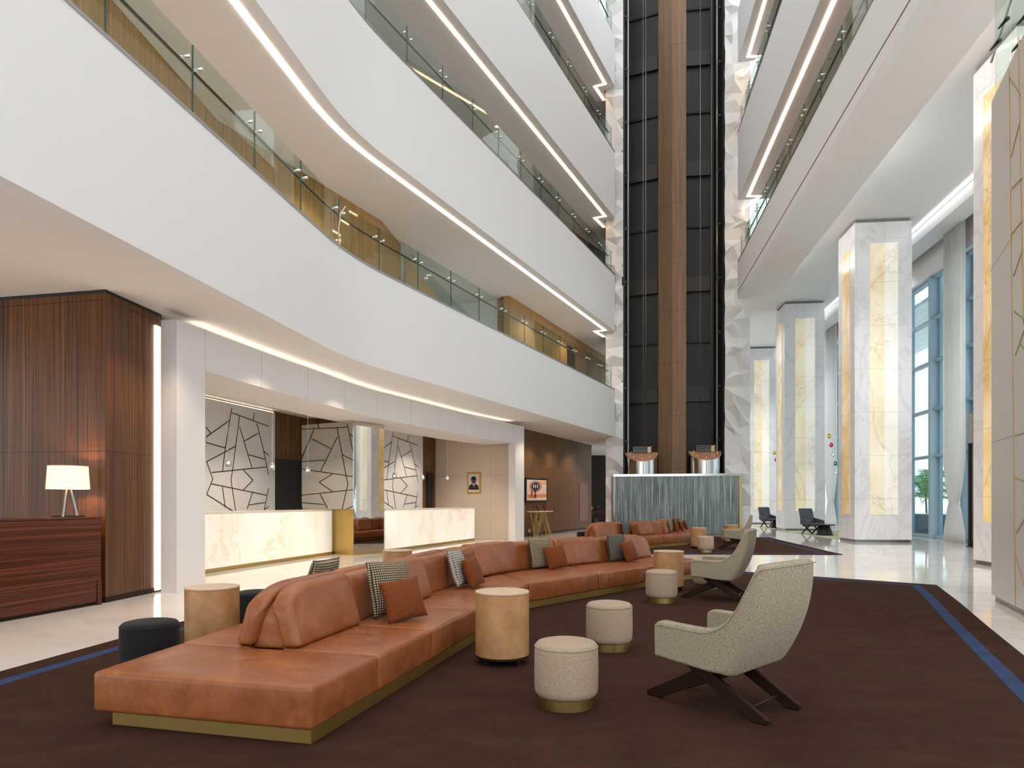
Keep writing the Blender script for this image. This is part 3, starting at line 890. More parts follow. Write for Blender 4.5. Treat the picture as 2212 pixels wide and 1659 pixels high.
# outside: canopy, planter with palms
cn = MB()
for i in range(7):
    cn.ribbon([(WX(4)+0.5+i*0.56, 4), (WX(48)+0.5+i*0.56, 48)], -0.54, 0.0, 9.6, 9.75)
struct('ceiling_canopy_outside', cn, plain('white_canopy_plank', '#fafbfb', 0.5))
tag(ob('planter', MB().box((18.6, 29.2, 0.4), (1.6, 5.0, 0.9), R_(-8)), plain('blue_grey_planter', '#7f97a3', 0.6), bevel=0.03), 'blue grey planter outside the tall window, holding the palms', 'planter')
tag(ob('planter', MB().box((18.3, 23.2, 0.25), (1.4, 3.4, 0.6), R_(-8)), plain('pale_stone_planter', '#b9c2c4', 0.6), bevel=0.03), 'low pale planter outside behind the tied curtain', 'planter')
def palm(x, y, z, h, n, seed, label):
    rnd = random.Random(seed)
    root = empty('palm', (x, y, z), 0, label, 'plant', 'palms outside')
    tk = MB()
    for k in range(6):
        a = rnd.uniform(0, 2*PI); r = 0.16
        tk.tube([(r*math.cos(a), r*math.sin(a), 0), (r*1.4*math.cos(a), r*1.4*math.sin(a), h*0.28), (r*2*math.cos(a), r*2*math.sin(a), h*0.5)], [0.03, 0.025, 0.018], 7)
    ob('stem', tk, plain('palm_stem_%d' % seed, '#7c8a4a', 0.6), root, smooth=True)
    lf = MB()
    for k in range(n):
        a = rnd.uniform(0, 2*PI); el = rnd.uniform(0.35, 1.35); Ln = h*rnd.uniform(0.45, 0.7)
        b = Vector((0.25*math.cos(a), 0.25*math.sin(a), h*rnd.uniform(0.15, 0.5)))
        pts = []
        for s in range(9):
            q = s/8
            e = el-1.35*q*q
            stp = Ln/8
            b = b+Vector((math.cos(a)*math.cos(e), math.sin(a)*math.cos(e), math.sin(e)))*stp if s else b
            pts.append(b.copy())
        lf.tube(pts, [0.016-0.0014*s for s in range(9)], 5)
        side = Vector((-math.sin(a), math.cos(a), 0))
        for s in range(1, 9):
            for sg in (-1, 1):
                for hh in (0, 0.5):
                    p = pts[s-1].lerp(pts[s], hh)
                    t = (pts[s]-pts[s-1]).normalized()
                    ll = 0.42*(1-0.6*abs(s/8-0.4))*h/2.4
                    tip = p+(side*sg*0.8+t*0.75)*ll+Vector((0, 0, -0.12*ll))
                    w = t*0.022
                    md = p.lerp(tip, 0.5)+Vector((0, 0, 0.03))
                    lf.add([p-w, p+w, md+w*1.3, tip, md-w*1.3], [(0, 1, 2, 4), (4, 2, 3)])
    ob('fronds', lf, plain('palm_green_%d' % seed, '#78c25a', 0.5), root)
palm(18.5, 27.9, 0.87, 3.0, 26, 5, 'taller green palm outside the window beside the marble column')
palm(18.85, 30.9, 0.87, 2.6, 20, 8, 'bushy palm outside, further back in the blue grey planter')
palm(18.1, 23.6, 0.57, 2.4, 18, 9, 'palm outside, showing between window fin and tied curtain')

# pale cable left hanging over the lower left balustrade
ca = []
for k in range(13):
    q = k/12
    px = 746-11*min(1, q*6)-4*q; py = 446+92*q
    w_ = Vector(plane_pt(px+1.2*math.sin(9*q), py, (-3.42, 13.6), (-3.05, 15.0)))
    ca.append(w_)
tag(ob('loose_cable', MB().tube(ca, 0.012, 8), plain('pale_rubber_cable', '#d8c4b0', 0.5), smooth=True), 'pale loose cable hanging over the lower left glass balustrade, at its bend', 'cable')
st = empty('staircase', (-3.2, 21.2, 6.215), 0, 'tan stair side with glass balustrade, seen behind the lower left gallery glass', 'stairs')
ob('stringer', MB().board([(0, 0), (0, 0)], 0, 0) if False else MB().add([(-3.3, 21.1, 6.215), (-1.2, 21.9, 6.215), (-2.3, 21.5, 7.8), (-3.3, 21.1, 9.05), (-3.35, 21.25, 6.215), (-1.25, 22.05, 6.215), (-2.35, 21.65, 7.8), (-3.35, 21.25, 9.05)],
   [(0, 1, 2, 3), (7, 6, 5, 4), (0, 4, 5, 1), (1, 5, 6, 2), (2, 6, 7, 3), (3, 7, 4, 0)]), plain('tan_stair_panel', '#b9976a', 0.45), st, world=True)
ob('glass_panel', MB().add([(-3.1, 21.0, 9.05), (-3.1, 21.0, 8.8), (-1.1, 21.75, 6.22), (-0.5, 21.95, 6.45), (-0.5, 21.97, 6.45), (-1.1, 21.77, 6.22), (-3.1, 21.02, 8.8), (-3.1, 21.02, 9.05)],
   [(0, 1, 2, 3), (7, 6, 5, 4), (0, 3, 4, 7), (1, 6, 5, 2)]), M['glass'], st, world=True)
# ================================================================ rugs
def rug(poly, label, mat, stripe=None, h=0.014):
    cx = sum(p[0] for p in poly)/len(poly); cy = sum(p[1] for p in poly)/len(poly)
    root = empty('rug', (cx, cy, 0), 0, label, 'rug')
    ob('carpet', MB().prism(poly, 0.0, h), mat, root, world=True)
    if stripe:
        n = len(poly); loop = poly+[poly[0], poly[1]]
        d0, d1 = stripe
        a = offset([poly[-1]]+loop, d0)[1:-1]; b = offset([poly[-1]]+loop, d1)[1:-1]
        mb = MB()
        for i in range(n):
            mb.prism([a[i], a[i+1], b[i+1], b[i]], h-0.002, h+0.002)
        ob('border_stripe', mb, M['stripe'], root, world=True)
rug([(-4.95, 0.0), (1.75, 0.0), (4.62, 6.16), (5.28, 7.56), (6.19, 9.45), (7.09, 11.4), (5.54, 12.75), (2.4, 15.5), (-3.2, 10.3), (-3.72, 8.6), (-4.2, 5.5)],
    'big dark brown carpet with blue border stripe, under the nearest sofa and armchairs', M['carpet'], (0.25, 0.38))
rug([(0.6, 18.25), (8.72, 18.0), (10.0, 26.5), (9.0, 27.3), (3.8, 27.6), (0.4, 20.5)],
    'farther brown carpet with blue border, under the second sofa near the lifts', M['carpet'], (0.3, 0.44))
rug([(12.15, 25.6), (14.4, 25.3), (15.6, 32.6), (13.0, 33.0)], 'pale green rug under the dark armchair beside the second marble column', M['rug_pale'], None, 0.012)
rug([(13.1, 35.4), (15.3, 35.2), (16.2, 41.5), (14.4, 42.0)], 'pale green rug under the farthest dark armchair', M['rug_pale'], None, 0.012)

# ================================================================ sofas
def lerp2(a, b, t): return (a[0]+(b[0]-a[0])*t, a[1]+(b[1]-a[1])*t)
rw = random.Random(11)
def seat_module(q, z0, z1, root, name='seat_cushion', crown=0.014):
    """q: four plan corners (front start, front end, back end, back start)"""
    lx = math.dist(q[0], q[1]); ly = math.dist(q[0], q[3])
    hx, hy, hz = lx/2, ly/2, (z1-z0)/2
    ph = [rw.uniform(0, 6) for _ in range(4)]
    def warp(x, y, z):
        u, v = (x+hx)/(2*hx), (y+hy)/(2*hy)
        a = lerp2(q[0], q[1], u); b = lerp2(q[3], q[2], u); p = lerp2(a, b, v)
        zz = (z0+z1)/2+z
        if z > 0:
            c = (1-(2*u-1)**4)*(1-(2*v-1)**4)
            zz += (z/hz)*(crown*c+0.0025*math.sin(9*u*lx+ph[0])*math.sin(11*v*ly+ph[1])*c)
        # slight belly of the front and the pleats the leather takes there
        e = max(0, 1-abs(z)/hz)
        out = 0.012*e*(1-(2*u-1)**6)*(1 if v < 0.5 else -1)*(abs(2*v-1)**6)
        w = 0.0025*math.sin(23*u*lx+ph[2]+2*math.sin(5*u*lx))*abs(2*v-1)**6
        dx, dy = a[0]-b[0], a[1]-b[1]; l = math.hypot(dx, dy) or 1
        return (p[0]+dx/l*(out+w), p[1]+dy/l*(out+w), zz)
    mb = MB().rbox((hx, hy, hz), 0.028, 3, (max(6, int(lx*14)), max(6, int(ly*14)), 3), warp)
    return ob(name, mb, M['leather'], root, smooth=True, world=True)

def back_piece(path, s0, s1, n0, n1, z0, z1, root, name, lean=0.0, r=0.05, round0=0.0, round1=0.0, puff=0.0):
    """upholstered block along the path between n0 and n1 to its left; the top leans to the left"""
    L = s1-s0; hx, hy, hz = L/2, (n1-n0)/2, (z1-z0)/2
    ph = rw.uniform(0, 6)
    def warp(x, y, z):
        s = (x+hx); t = (z+hz)/(2*hz)
        k = 1.0
        if round0 and s < round0: k = 0.50+0.50*math.sqrt(max(0, 1-(1-s/round0)**2.4))
        if round1 and L-s < round1: k = min(k, 0.50+0.50*math.sqrt(max(0, 1-(1-(L-s)/round1)**2.4)))
        zz = z0+(z1-z0)*t*k
        c = (1-(2*s/L-1)**4)*(1-(2*t-1)**4)
        yy = (n0+n1)/2+y*(1+puff*c/(hy+1e-6))
        if y < 0: yy += 0.003*math.sin(8*s+ph)*c
        p, d = pat(path, min(max(s0+s, 0.0), plen(path)))
        nx, ny = -d[1], d[0]
        yy += lean*(t*k)
        return (p[0]+nx*yy, p[1]+ny*yy, zz)
    mb = MB().rbox((hx, hy, hz), min(r, hy*0.9), 4, (max(8, int(L*16)), 4, 8), warp)
    return ob(name, mb, M['leather'], root, smooth=True, world=True)

def smooth_path(path, ln=0.25):
    out = list(path); i = 1
    while i < len(out)-1:
        a = min(ln, 0.45*math.dist(out[i], out[i-1]), 0.45*math.dist(out[i], out[i+1]))
        n0 = len(out); out = rounded(out, i, a, 6); i += len(out)-n0+1
    return out

def sofa(loc, label, Rr, BR, Lr, rcuts, bcuts, lcuts, blcuts, near, far, cush_r, cush_l, blocks, th=0.53):
    root = empty('modular_sofa', (loc[0], loc[1], 0), 0, label, 'sofa', None)
    BL = offset(BR, th)
    z0, z1 = 0.105, 0.352
    R = lambda s: pat(Rr, s)[0]
    Lf = lambda s: pat(Lr, s)[0]
    B = lambda s: pat(BR, s)[0]
    Bl = lambda s: pat(BL, s)[0]
    g = 0.002
    def shrink(q):
        cx = sum(p[0] for p in q)/4; cy = sum(p[1] for p in q)/4
        return [(p[0]+(cx-p[0])*g, p[1]+(cy-p[1])*g) for p in q]
    def toward(a, b, d):
        l = math.dist(a, b); return (a[0]+(b[0]-a[0])*d/l, a[1]+(b[1]-a[1])*d/l)
    seat_module(shrink([R(0), R(near[0]), Lf(near[1]), Lf(0)]), z0, z1, root)
    tR, tL = plen(Rr), plen(Lr)
    seat_module(shrink([R(far[0]), R(tR), Lf(tL), Lf(far[1])]), z0, z1, root)
    for i in range(len(rcuts)-1):
        q = [R(rcuts[i]), R(rcuts[i+1]), toward(B(bcuts[i+1]), R(rcuts[i+1]), -0.16), toward(B(bcuts[i]), R(rcuts[i]), -0.16)]
        seat_module(shrink(q), z0, z1, root)
    for i in range(len(lcuts)-1):
        q = [Lf(lcuts[i+1]), Lf(lcuts[i]), toward(Bl(blcuts[i]), Lf(lcuts[i]), -0.12), toward(Bl(blcuts[i+1]), Lf(lcuts[i+1]), -0.12)]
        seat_module(shrink(q), z0, z1, root)
    # brass plinth
    a = offset(Rr, 0.03); b = offset(Lr, -0.1)
    la, lb = plen(a), plen(b)
    a = sub(a, 0.05, la-0.05); b = sub(b, 0.05, lb-0.05)
    ob('brass_plinth', MB().prism(a+list(reversed(b)), 0.0166, 0.106), M['brass_dark'], root, world=True)
    # backs
    SB = smooth_path(BR, 0.22); k = plen(SB)/plen(BR)
    for (s0, s1, e0, e1) in blocks:
        back_piece(SB, s0*k+0.003, s1*k-0.003, 0.10, th-0.10, z1-0.03, 0.775, root, 'backrest', 0.03, 0.07, e0, e1)
    for (s0, s1, e0, e1) in cush_r:
        back_piece(SB, s0*k+0.004, s1*k-0.004, 0.0, 0.15, z1+0.003, 0.80, root, 'back_cushion', 0.13, 0.055, e0, e1, 0.02)
    SL_ = smooth_path(BL, 0.22)
    SLr = [p for p in reversed(SL_)]
    kl = plen(SL_)/plen(BL)
    T = plen(SLr)
    for (s0, s1, e0, e1) in cush_l:
        back_piece(SLr, T-s1*kl+0.004, T-s0*kl-0.004, 0.0, 0.15, z1+0.003, 0.80, root, 'back_cushion', 0.13, 0.055, e1, e0, 0.02)
    return root

R1 = [(-1.13, 3.84), (0.215, 8.82), (3.48, 12.5)]
BR1 = [(-1.5, 4.82), (-0.42, 9.4), (0.14, 10.36), (2.05, 12.1), (2.65, 12.85)]
L1 = [(-2.59, 4.21), (-1.75, 9.9), (1.95, 13.85)]
tL1 = plen(L1); tB1 = plen(BR1); tBL1 = plen(offset(BR1, .53)); tR1 = plen(R1)
sofa(R1[0], 'long angular cognac leather sofa with brass plinth in the foreground', R1, BR1, L1,
     [.85, 1.83, 2.9, 4.0, 5.16, 6.75, 8.3, 9.1], [0, 1.0, 2.1, 3.4, 5.25, 6.9, 8.4, tB1],
     [.86, 2.0, 3.2, 4.5, 5.75, 7.4, 9.0, tL1-1.0], [0, 1.1, 2.2, 3.5, 4.9, 6.7, 8.3, tBL1],
     (.85, .86), (9.1, tL1-1.0),
     [(0.0, 1.03, .42, 0), (1.9, 2.79, 0, 0), (4.72, 5.81, 0, 0), (6.68, 7.75, 0, 0), (8.43, tB1, 0, .5)],
     [(-0.0, 1.1, .45, 0), (1.15, 2.05, 0, 0), (2.95, 3.9, 0, 0), (4.9, 5.9, 0, 0), (6.9, 7.9, 0, 0), (8.5, tBL1, 0, .5)],
     [(0.05, 1.03, .5, 0), (1.03, 1.95, 0, 0), (1.95, 2.8, 0, 0), (2.8, 3.5, 0, 0), (3.5, 4.75, 0, 0), (4.75, 5.8, 0, 0), (5.8, 6.7, 0, 0), (6.7, 7.75, 0, 0), (7.75, 8.45, 0, 0), (8.45, tB1-.03, 0, .55)])
R2 = [(2.15, 18.41), (5.6, 21.86), (7.4, 26.7)]
BR2 = [(2.46, 19.64), (5.03, 22.2), (6.5, 26.1)]
L2 = [(1.09, 19.47), (4.1, 22.8), (5.9, 27.2)]
tL2 = plen(L2); tB2 = plen(BR2); tBL2 = plen(offset(BR2, .53)); tR2 = plen(R2)
sofa(R2[0], 'second cognac leather sofa with brass plinth, farther back before the lifts', R2, BR2, L2,
     [1.1, 2.2, 3.5, 4.88, 6.3, 7.7, tR2-1.0], [0, 1.3, 2.5, 3.63, 5.0, 6.4, tB2],
     [1.1, 2.7, 4.49, 6.5, tL2-1.0], [0, 1.9, 3.5, 5.6, tBL2],
     (1.1, 1.1), (tR2-1.0, tL2-1.0),
     [(0.0, 1.05, .5, 0), (1.85, 2.9, 0, 0), (3.72, 4.6, 0, 0), (5.3, 6.2, 0, 0), (7.0, tB2, 0, .5)],
     [(0.0, 1.05, .5, 0), (1.85, 2.9, 0, 0), (3.9, 4.9, 0, 0), (5.6, 6.6, 0, 0), (6.9, tBL2, 0, .5)],
     [(0.05, 1.05, .5, 0), (1.05, 1.87, 0, 0), (1.87, 2.9, 0, 0), (2.9, 3.6, 0, 0), (3.6, 5.2, 0, 0), (5.2, 6.5, 0, 0), (6.5, tB2-.03, 0, .5)])

# ---------------------------------------------------------------- pillows
def pillow_mesh(w, h, t, seed):
    rnd = random.Random(seed); n = 22; mb = MB(); ph = [rnd.uniform(0, 6) for _ in range(4)]
    for sg in (1, -1):
        vs = []; uv = []
        for i in range(n+1):
            for j in range(n+1):
                u, v = -1+2*i/n, -1+2*j/n
                x = w/2*u*(1-0.06*(1-v*v)); z = h/2*v*(1-0.06*(1-u*u))
                d = t/2*(max(0, 1-u**2)*max(0, 1-v**2))**0.42
                d += 0.004*math.sin(5*u+ph[0])*math.sin(4*v+ph[1])*(1-u*u)*(1-v*v)
                y = sg*d+0.012*math.sin(2.2*u+ph[2])*(u*u)+0.01*math.sin(2*v+ph[3])*v*v
                vs.append((x, y, z+h/2)); uv.append((x, z))
        m = n+1; fs = []; uvs = []
        for i in range(n):
            for j in range(n):
                f = (i*m+j, (i+1)*m+j, (i+1)*m+j+1, i*m+j+1)
                if sg < 0: f = f[::-1]
                fs.append(f); uvs.append([uv[q] for q in f])
        mb.add(vs, fs, uvs)
    mb.merge = True
    return mb
def welt_mesh(w, h):
    pts = []
    for k in range(4):
        for i in range(12):
            q = -1+2*i/12
            u, v = ((q, -1), (1, q), (-q, 1), (-1, -q))[k]
            pts.append((w/2*u*(1-0.06*(1-v*v)), 0, h/2*v*(1-0.06*(1-u*u))+h/2))
    pts.append(pts[0])
    return MB().tube(pts, 0.006, 6)
proto = {}
def pillow(kind, x, y, ang, label, z=0.374, tilt=16, roll=0, group='checked pillows', w=0.46, hh=0.47):
    m = {'pale': M['check_pale'], 'dark': M['check_dark'], 'grey': M['check_grey'], 'rust': M['rust']}[kind]
    o = ob('throw_pillow', pillow_mesh(w, hh, 0.15, int(abs(x*97+y*31))), m, smooth=True)
    o.location = (x, y, z)
    o.rotation_euler = (R_(-tilt), R_(roll), ang)
    o.rotation_mode = 'XYZ'
    tag(o, label, 'pillow', group)
    return o
def ang_of(path, s): d = pat(path, s)[1]; return math.atan2(d[1], d[0])
def pair(path, s, d_chk, d_rust, kind, l1, l2, ds=0.22, extra=0.0, w=0.46, ex2=None):
    p, d = pat(path, s); n = (-d[1], d[0]); a = math.atan2(d[1], d[0])
    pillow(kind, p[0]-n[0]*(d_chk+.05), p[1]-n[1]*(d_chk+.05), a+extra, l1, roll=2, w=w, hh=w)
    q = (p[0]+d[0]*ds*-1, p[1]+d[1]*ds*-1)
    pillow('rust', q[0]-n[0]*(d_rust+.06), q[1]-n[1]*(d_rust+.06), a+(extra+0.12 if ex2 is None else ex2), l2, tilt=20, roll=-5, group='rust pillows', w=0.39, hh=0.37)
pair(BR1, 1.42, 0.07, 0.27, 'pale', 'cream and black checked pillow on the nearest sofa, closest to the camera', 'rust pillow in front of the cream checked pillow closest to the camera', 0.2, -0.42, 0.5, -0.62)
pair(BR1, 3.62, 0.03, 0.2, 'dark', 'dark charcoal checked pillow in the middle of the nearest sofa', 'rust pillow beside the dark charcoal checked pillow, middle of the nearest sofa', -0.02, 0.0, 0.46, -0.12)
pair(BR1, 6.22, 0.03, 0.22, 'pale', 'cream checked pillow past the bend of the nearest sofa', 'rust pillow in front of the cream checked pillow past the sofa bend', -0.14, 0.0, 0.48, -0.1)
pair(BR1, 8.08, 0.03, 0.22, 'grey', 'grey houndstooth pillow at the far end of the nearest sofa', 'rust pillow in front of the grey houndstooth pillow at the far sofa end', -0.12, 0.0, 0.48)
p, d = pat(offset(BR1, .53), 1.5)
pillow('pale', p[0]-0.2, p[1]+0.05, math.atan2(d[1], d[0])+PI, 'checked pillow just peeking over the back of the nearest sofa, at its left side', z=0.39, w=0.5, hh=0.5)
pair(BR2, 1.95-0.55, 0.03, 0.2, 'grey', 'grey pillow on the second sofa, first from its left end', 'rust pillow on the second sofa, first from its left end', -0.2, 0, 0.46)
pair(BR2, 4.55, 0.03, 0.2, 'pale', 'pale pillow on the second sofa, just past its bend', 'rust pillow on the second sofa, just past its bend', -0.05, 0, 0.46)
pair(BR2, 5.85, 0.03, 0.2, 'grey', 'grey pillow on the second sofa, third from its left end', 'rust pillow on the second sofa, third from its left end', -0.05, 0, 0.46)
pair(BR2, 7.1, 0.03, 0.2, 'pale', 'pale pillow at the far end of the second sofa', 'rust pillow at the far end of the second sofa', -0.05, 0, 0.46)
# ================================================================ ottomans
def ottoman(mat, label, group):
    root = empty('round_ottoman', (0, 0, 0), 0, label, 'ottoman', group)
    r = 0.216; pr = [(0.0, 0.070), (r-0.045, 0.070), (r-0.018, 0.078), (r-0.004, 0.098), (r, 0.125), (r+0.002, 0.25), (r, 0.378), (r-0.003, 0.40), (r-0.006, 0.404)]
    ob('seat', MB().lathe(pr, n=56), mat, root, smooth=True, angle=60)
    top = [(r-0.004, 0.404), (r-0.008, 0.418), (r-0.022, 0.432), (r-0.06, 0.441), (r-0.12, 0.446), (0.0, 0.449)]
    ob('seat_top', MB().lathe(top, n=56), mat, root, smooth=True)
    pts = [((r-0.001)*math.cos(2*PI*k/56), (r-0.001)*math.sin(2*PI*k/56), 0.404) for k in range(57)]
    ob('piping', MB().tube(pts, 0.0035, 6), mat, root, smooth=True)
    ob('base_ring', MB().lathe([(0, 0.0), (0.185, 0.0), (0.186, 0.072), (0, 0.072)], n=56), M['brass'], root, smooth=True, angle=40)
    return root
G = 0.0146
o1 = ottoman(M['linen'], 'nearest oatmeal round ottoman with brass base, in the middle of the brown carpet', 'oatmeal ottomans')
o1.location = (0.37, 4.66, G)
for x, y, l, z in ((0.917, 6.44, 'oatmeal round ottoman right behind the nearest one, beside the drum table', G),
                (2.07, 9.45, 'oatmeal ottoman standing in front of the tan drum table at the far sofa end', G),
                (3.12, 10.95, 'oatmeal ottoman mostly hidden behind the second armchair', G),
                (5.32, 18.75, 'oatmeal ottoman on the far carpet beside the far tan drum table', G),
                (7.55, 23.9, 'oatmeal ottoman far back, left one of the two near the lift screen', G),
                (7.98, 24.6, 'oatmeal ottoman far back, right one of the two near the lift screen', G)):
    dup(o1, (x, y, z), random.uniform(0, 3), l)
d1 = ottoman(M['felt'], 'charcoal round ottoman at the left of the sofa, nearest the camera', 'charcoal ottomans')
d1.location = (-2.88, 5.43, G)
dup(d1, (-2.72, 7.25, G), 1.0, 'charcoal round ottoman half hidden behind the left drum table')
dup(d1, (2.26, 21.5, G), 2.0, 'far charcoal ottoman left of the second sofa')

# ================================================================ drum side tables
def drum(label):
    root = empty('drum_table', (0, 0, 0), 0, label, 'side table', 'tan drum tables')
    r = 0.232
    ob('table_top', MB().lathe([(0, 0.600), (r, 0.600), (r+0.002, 0.604), (r+0.002, 0.614), (r-0.001, 0.617), (0, 0.617)], n=64), M['table_top'], root, smooth=True, angle=35)
    ob('body', MB().lathe([(0, 0.075), (r, 0.075), (r, 0.594), (r-0.006, 0.599), (0, 0.599)], n=64), M['diamond'], root, smooth=True, angle=35)
    ob('base_rim', MB().lathe([(0, 0.052), (r-0.006, 0.052), (r+0.002, 0.058), (r+0.002, 0.074), (0, 0.076)], n=64), M['dark_wood'], root, smooth=True, angle=35)
    for k in range(4):
        a = PI/4+k*PI/2
        x, y = 0.185*math.cos(a), 0.185*math.sin(a)
        ob('leg', MB().box((x, y, 0.027), (0.035, 0.035, 0.054), a), M['dark_wood'], root)
    return root
t1 = drum('tan leather drum table in the centre foreground, before the sofa')
t1.location = (-0.084, 5.9, G)
for x, y, l, z, a in ((2.46, 10.72, 'tan drum table at the far end of the nearest sofa, behind an ottoman', G, 0.5),
                   (-2.73, 6.22, 'tan drum table left of the sofa, between two charcoal ottomans', G, 0.9),
                   (5.55, 20.3, 'tan drum table before the second sofa, beside a far ottoman', G, 0.2),
                   (7.35, 22.9, 'tan drum table farthest back, behind the third armchair', G, 0.4),
                   (2.8, 22.3, 'far tan drum table peeking out at the left end of the second sofa', G, 0.1),
                   (-1.83, 10.9, 'tan drum table behind the nearest sofa, only its top showing', G, 0.3)):
    dup(t1, (x, y, z), a, l)

# ================================================================ lounge armchairs
def armchair(label, mat, group='stone coloured armchairs'):
    root = empty('lounge_armchair', (0, 0, 0), 0, label, 'armchair', group)
    # the shell: a bent sheet, arm - back - arm, thickened
    rim = [(0, .548), (.03, .572), (.07, .584), (.2, .581), (.4, .575), (.58, .572), (.66, .582), (.754, .622), (.831, .69), (.893, .82), (.95, .955), (.975, 1.0), (1.0, 1.008)]
    def rimz(q):
        for (a, b), (c, d) in zip(rim, rim[1:]):
            if q <= c: return b+(d-b)*(q-a)/(c-a)
        return rim[-1][1]
    fr = 0.715
    def back(z):                                   # rear line: curves forward at the bottom, leans back above
        t = min(1.1, max(0, (z-0.28)/0.72))
        return 0.20-0.235*(1-(1-t)**2.2 if t < 1 else 1)
    def width(z):
        t = (z-0.28)/0.72
        return 0.337+0.010*math.sin(PI*min(1, max(0, t)))
    cols = []
    ns = 19
    for i in range(ns): cols.append((-1, 0.96*i/(ns-1)))
    cr = 2
    for i in range(1, cr+1):
        a = PI/2*i/(cr+1); cols.append((-(1-0.07*(1-math.cos(a))), 0.96+0.04*math.sin(a)))
    for i in range(9): cols.append((-0.93+1.86*i/8, 1.0))
    for i in range(cr, 0, -1):
        a = PI/2*i/(cr+1); cols.append(((1-0.07*(1-math.cos(a))), 0.96+0.04*math.sin(a)))
    for i in range(ns-1, -1, -1): cols.append((1, 0.96*i/(ns-1)))
    rows = 12; vs = []; uv = []
    for ci_, (g, q) in enumerate(cols):
        zt = rimz(q)
        zb = 0.338-0.045*min(1, q/0.85)
        for j in range(rows+1):
            t = j/rows; z = zb+(zt-zb)*t
            b = back(z) if q > 0.5 else back(z)*0.6+back(0.45)*0.4
            f = fr+(b-fr)*q
            w = width(z)*(0.985 if q < 0.2 else 1)
            vs.append((g*w, f, z)); uv.append((ci_*0.045, z))
    m = rows+1; fs = []; uvs = []
    for i in range(len(cols)-1):
        for j in range(rows):
            f = (i*m+j, (i+1)*m+j, (i+1)*m+j+1, i*m+j+1); fs.append(f); uvs.append([uv[k] for k in f])
    o = ob('shell', MB().add(vs, fs, uvs), mat, root, smooth=True)
    s = o.modifiers.new('thick', 'SOLIDIFY'); s.thickness = 0.088; s.offset = 0.0; s.use_even_offset = True
    u = o.modifiers.new('soft', 'SUBSURF'); u.levels = 2; u.render_levels = 2
    # seam line running inside the rim
    pts = []
    for g, q in cols[1:-1]:
        z = rimz(q)-0.028; b = back(z) if q > 0.5 else back(z)*0.6+back(0.45)*0.4
        w = width(z)+0.045
        nx = g*w
        pts.append((nx, fr+(b-fr)*q-(0.045 if q >= 1 else 0.045*max(0, (q-0.93)/0.07)), z))
    ob('piping', MB().tube(pts, 0.004, 6), mat, root, smooth=True)
    def seatwarp(x, y, z):
        t = (y+0.26)/0.52
        return (x, 0.44+y, 0.355+z+0.03*t+0.012*(1-(x/0.295)**2)*(1-(2*t-1)**2))
    ob('seat_cushion', MB().rbox((0.295, 0.26, 0.042), 0.038, 4, (10, 10, 3), seatwarp), mat, root, smooth=True)
    def under(x, y, z):
        t = (y+0.33)/0.66
        return (x, 0.43+y, 0.322+z+0.025*t-0.008*(1-t))
    ob('seat_pan', MB().rbox((0.31, 0.245, 0.022), 0.015, 3, (4, 6, 2), under), mat, root, smooth=True)
    for sx in (-1, 1):
        x = 0.225*sx
        ob('leg', MB().board([(-0.025, 0.0), (0.065, 0.0), (0.52, 0.262), (0.575, 0.312), (0.45, 0.318), (0.37, 0.272), (-0.035, 0.035)], x-0.018, x+0.018), M['dark_wood'], root, bevel=0.008)
        x = 0.185*sx
        ob('leg', MB().board([(0.89, 0.0), (0.79, 0.0), (0.42, 0.17), (0.22, 0.268), (0.20, 0.300), (0.36, 0.308), (0.50, 0.252), (0.90, 0.035)], x-0.018, x+0.018), M['dark_wood'], root, bevel=0.008)
    ob('stretcher', MB().tube([(-0.23, 0.115, 0.072), (0.23, 0.115, 0.072)], 0.013, 10), M['dark_wood'], root, smooth=True)
    ob('stretcher', MB().tube([(-0.23, 0.36, 0.205), (0.23, 0.36, 0.205)], 0.011, 10), M['dark_wood'], root, smooth=True)
    return root
a1 = armchair('nearest stone grey high-backed armchair, seen from behind on the carpet', M['chair_fabric'])
a1.location = (1.73, 4.40, G); a1.rotation_euler.z = R_(43.6)
dup(a1, (3.32, 9.62, G), R_(62), 'second stone grey armchair, just behind the nearest one')
dup(a1, (6.95, 19.95, G), R_(70), 'third stone grey armchair, farthest back on the second carpet')

# dark armchairs and tables by the columns
def dark_chair(label):
    root = empty('dark_armchair', (0, 0, 0), 0, label, 'armchair', 'slate armchairs')
    f = M['grey_fabric']
    def bw(x, y, z):
        t = (z+0.36)/0.72
        k = 0.10*max(0, abs(x)/0.33-0.55)**1.0
        return (x*(1+0.02*t), y-0.20*t+k, 0.74+z)
    ob('backrest', MB().rbox((0.34, 0.06, 0.36), 0.05, 3, (10, 2, 8), bw), f, root, smooth=True)
    ob('seat', MB().rbox((0.30, 0.31, 0.075), 0.05, 3, (6, 6, 2), lambda x, y, z: (x, y+0.30, 0.40+z+0.05*y)), f, root, smooth=True)
    for sx in (-1, 1):
        ob('arm', MB().rbox((0.045, 0.33, 0.13), 0.04, 3, (2, 8, 4), lambda x, y, z: (sx*0.335+x, y+0.28, 0.52+z-0.06*(y/0.33)*(1 if z > 0 else 0.2))), f, root, smooth=True)
        x = sx*0.28
        ob('leg', MB().board([(-0.08, 0), (-0.01, 0), (0.46, 0.36), (0.38, 0.36)], x-0.018, x+0.018), M['dark_wood'], root)
        ob('leg', MB().board([(0.58, 0), (0.51, 0), (0.05, 0.36), (0.13, 0.36)], x*0.86-0.018, x*0.86+0.018), M['dark_wood'], root)
    ob('lumbar_pillow', MB().rbox((0.22, 0.06, 0.15), 0.055, 3, (6, 2, 4), lambda x, y, z: (x, y+0.08-0.15*(z+.15), 0.62+z)), f, root, smooth=True)
    return root
dc = dark_chair('slate armchair before the second marble column, beside a dark cone table')
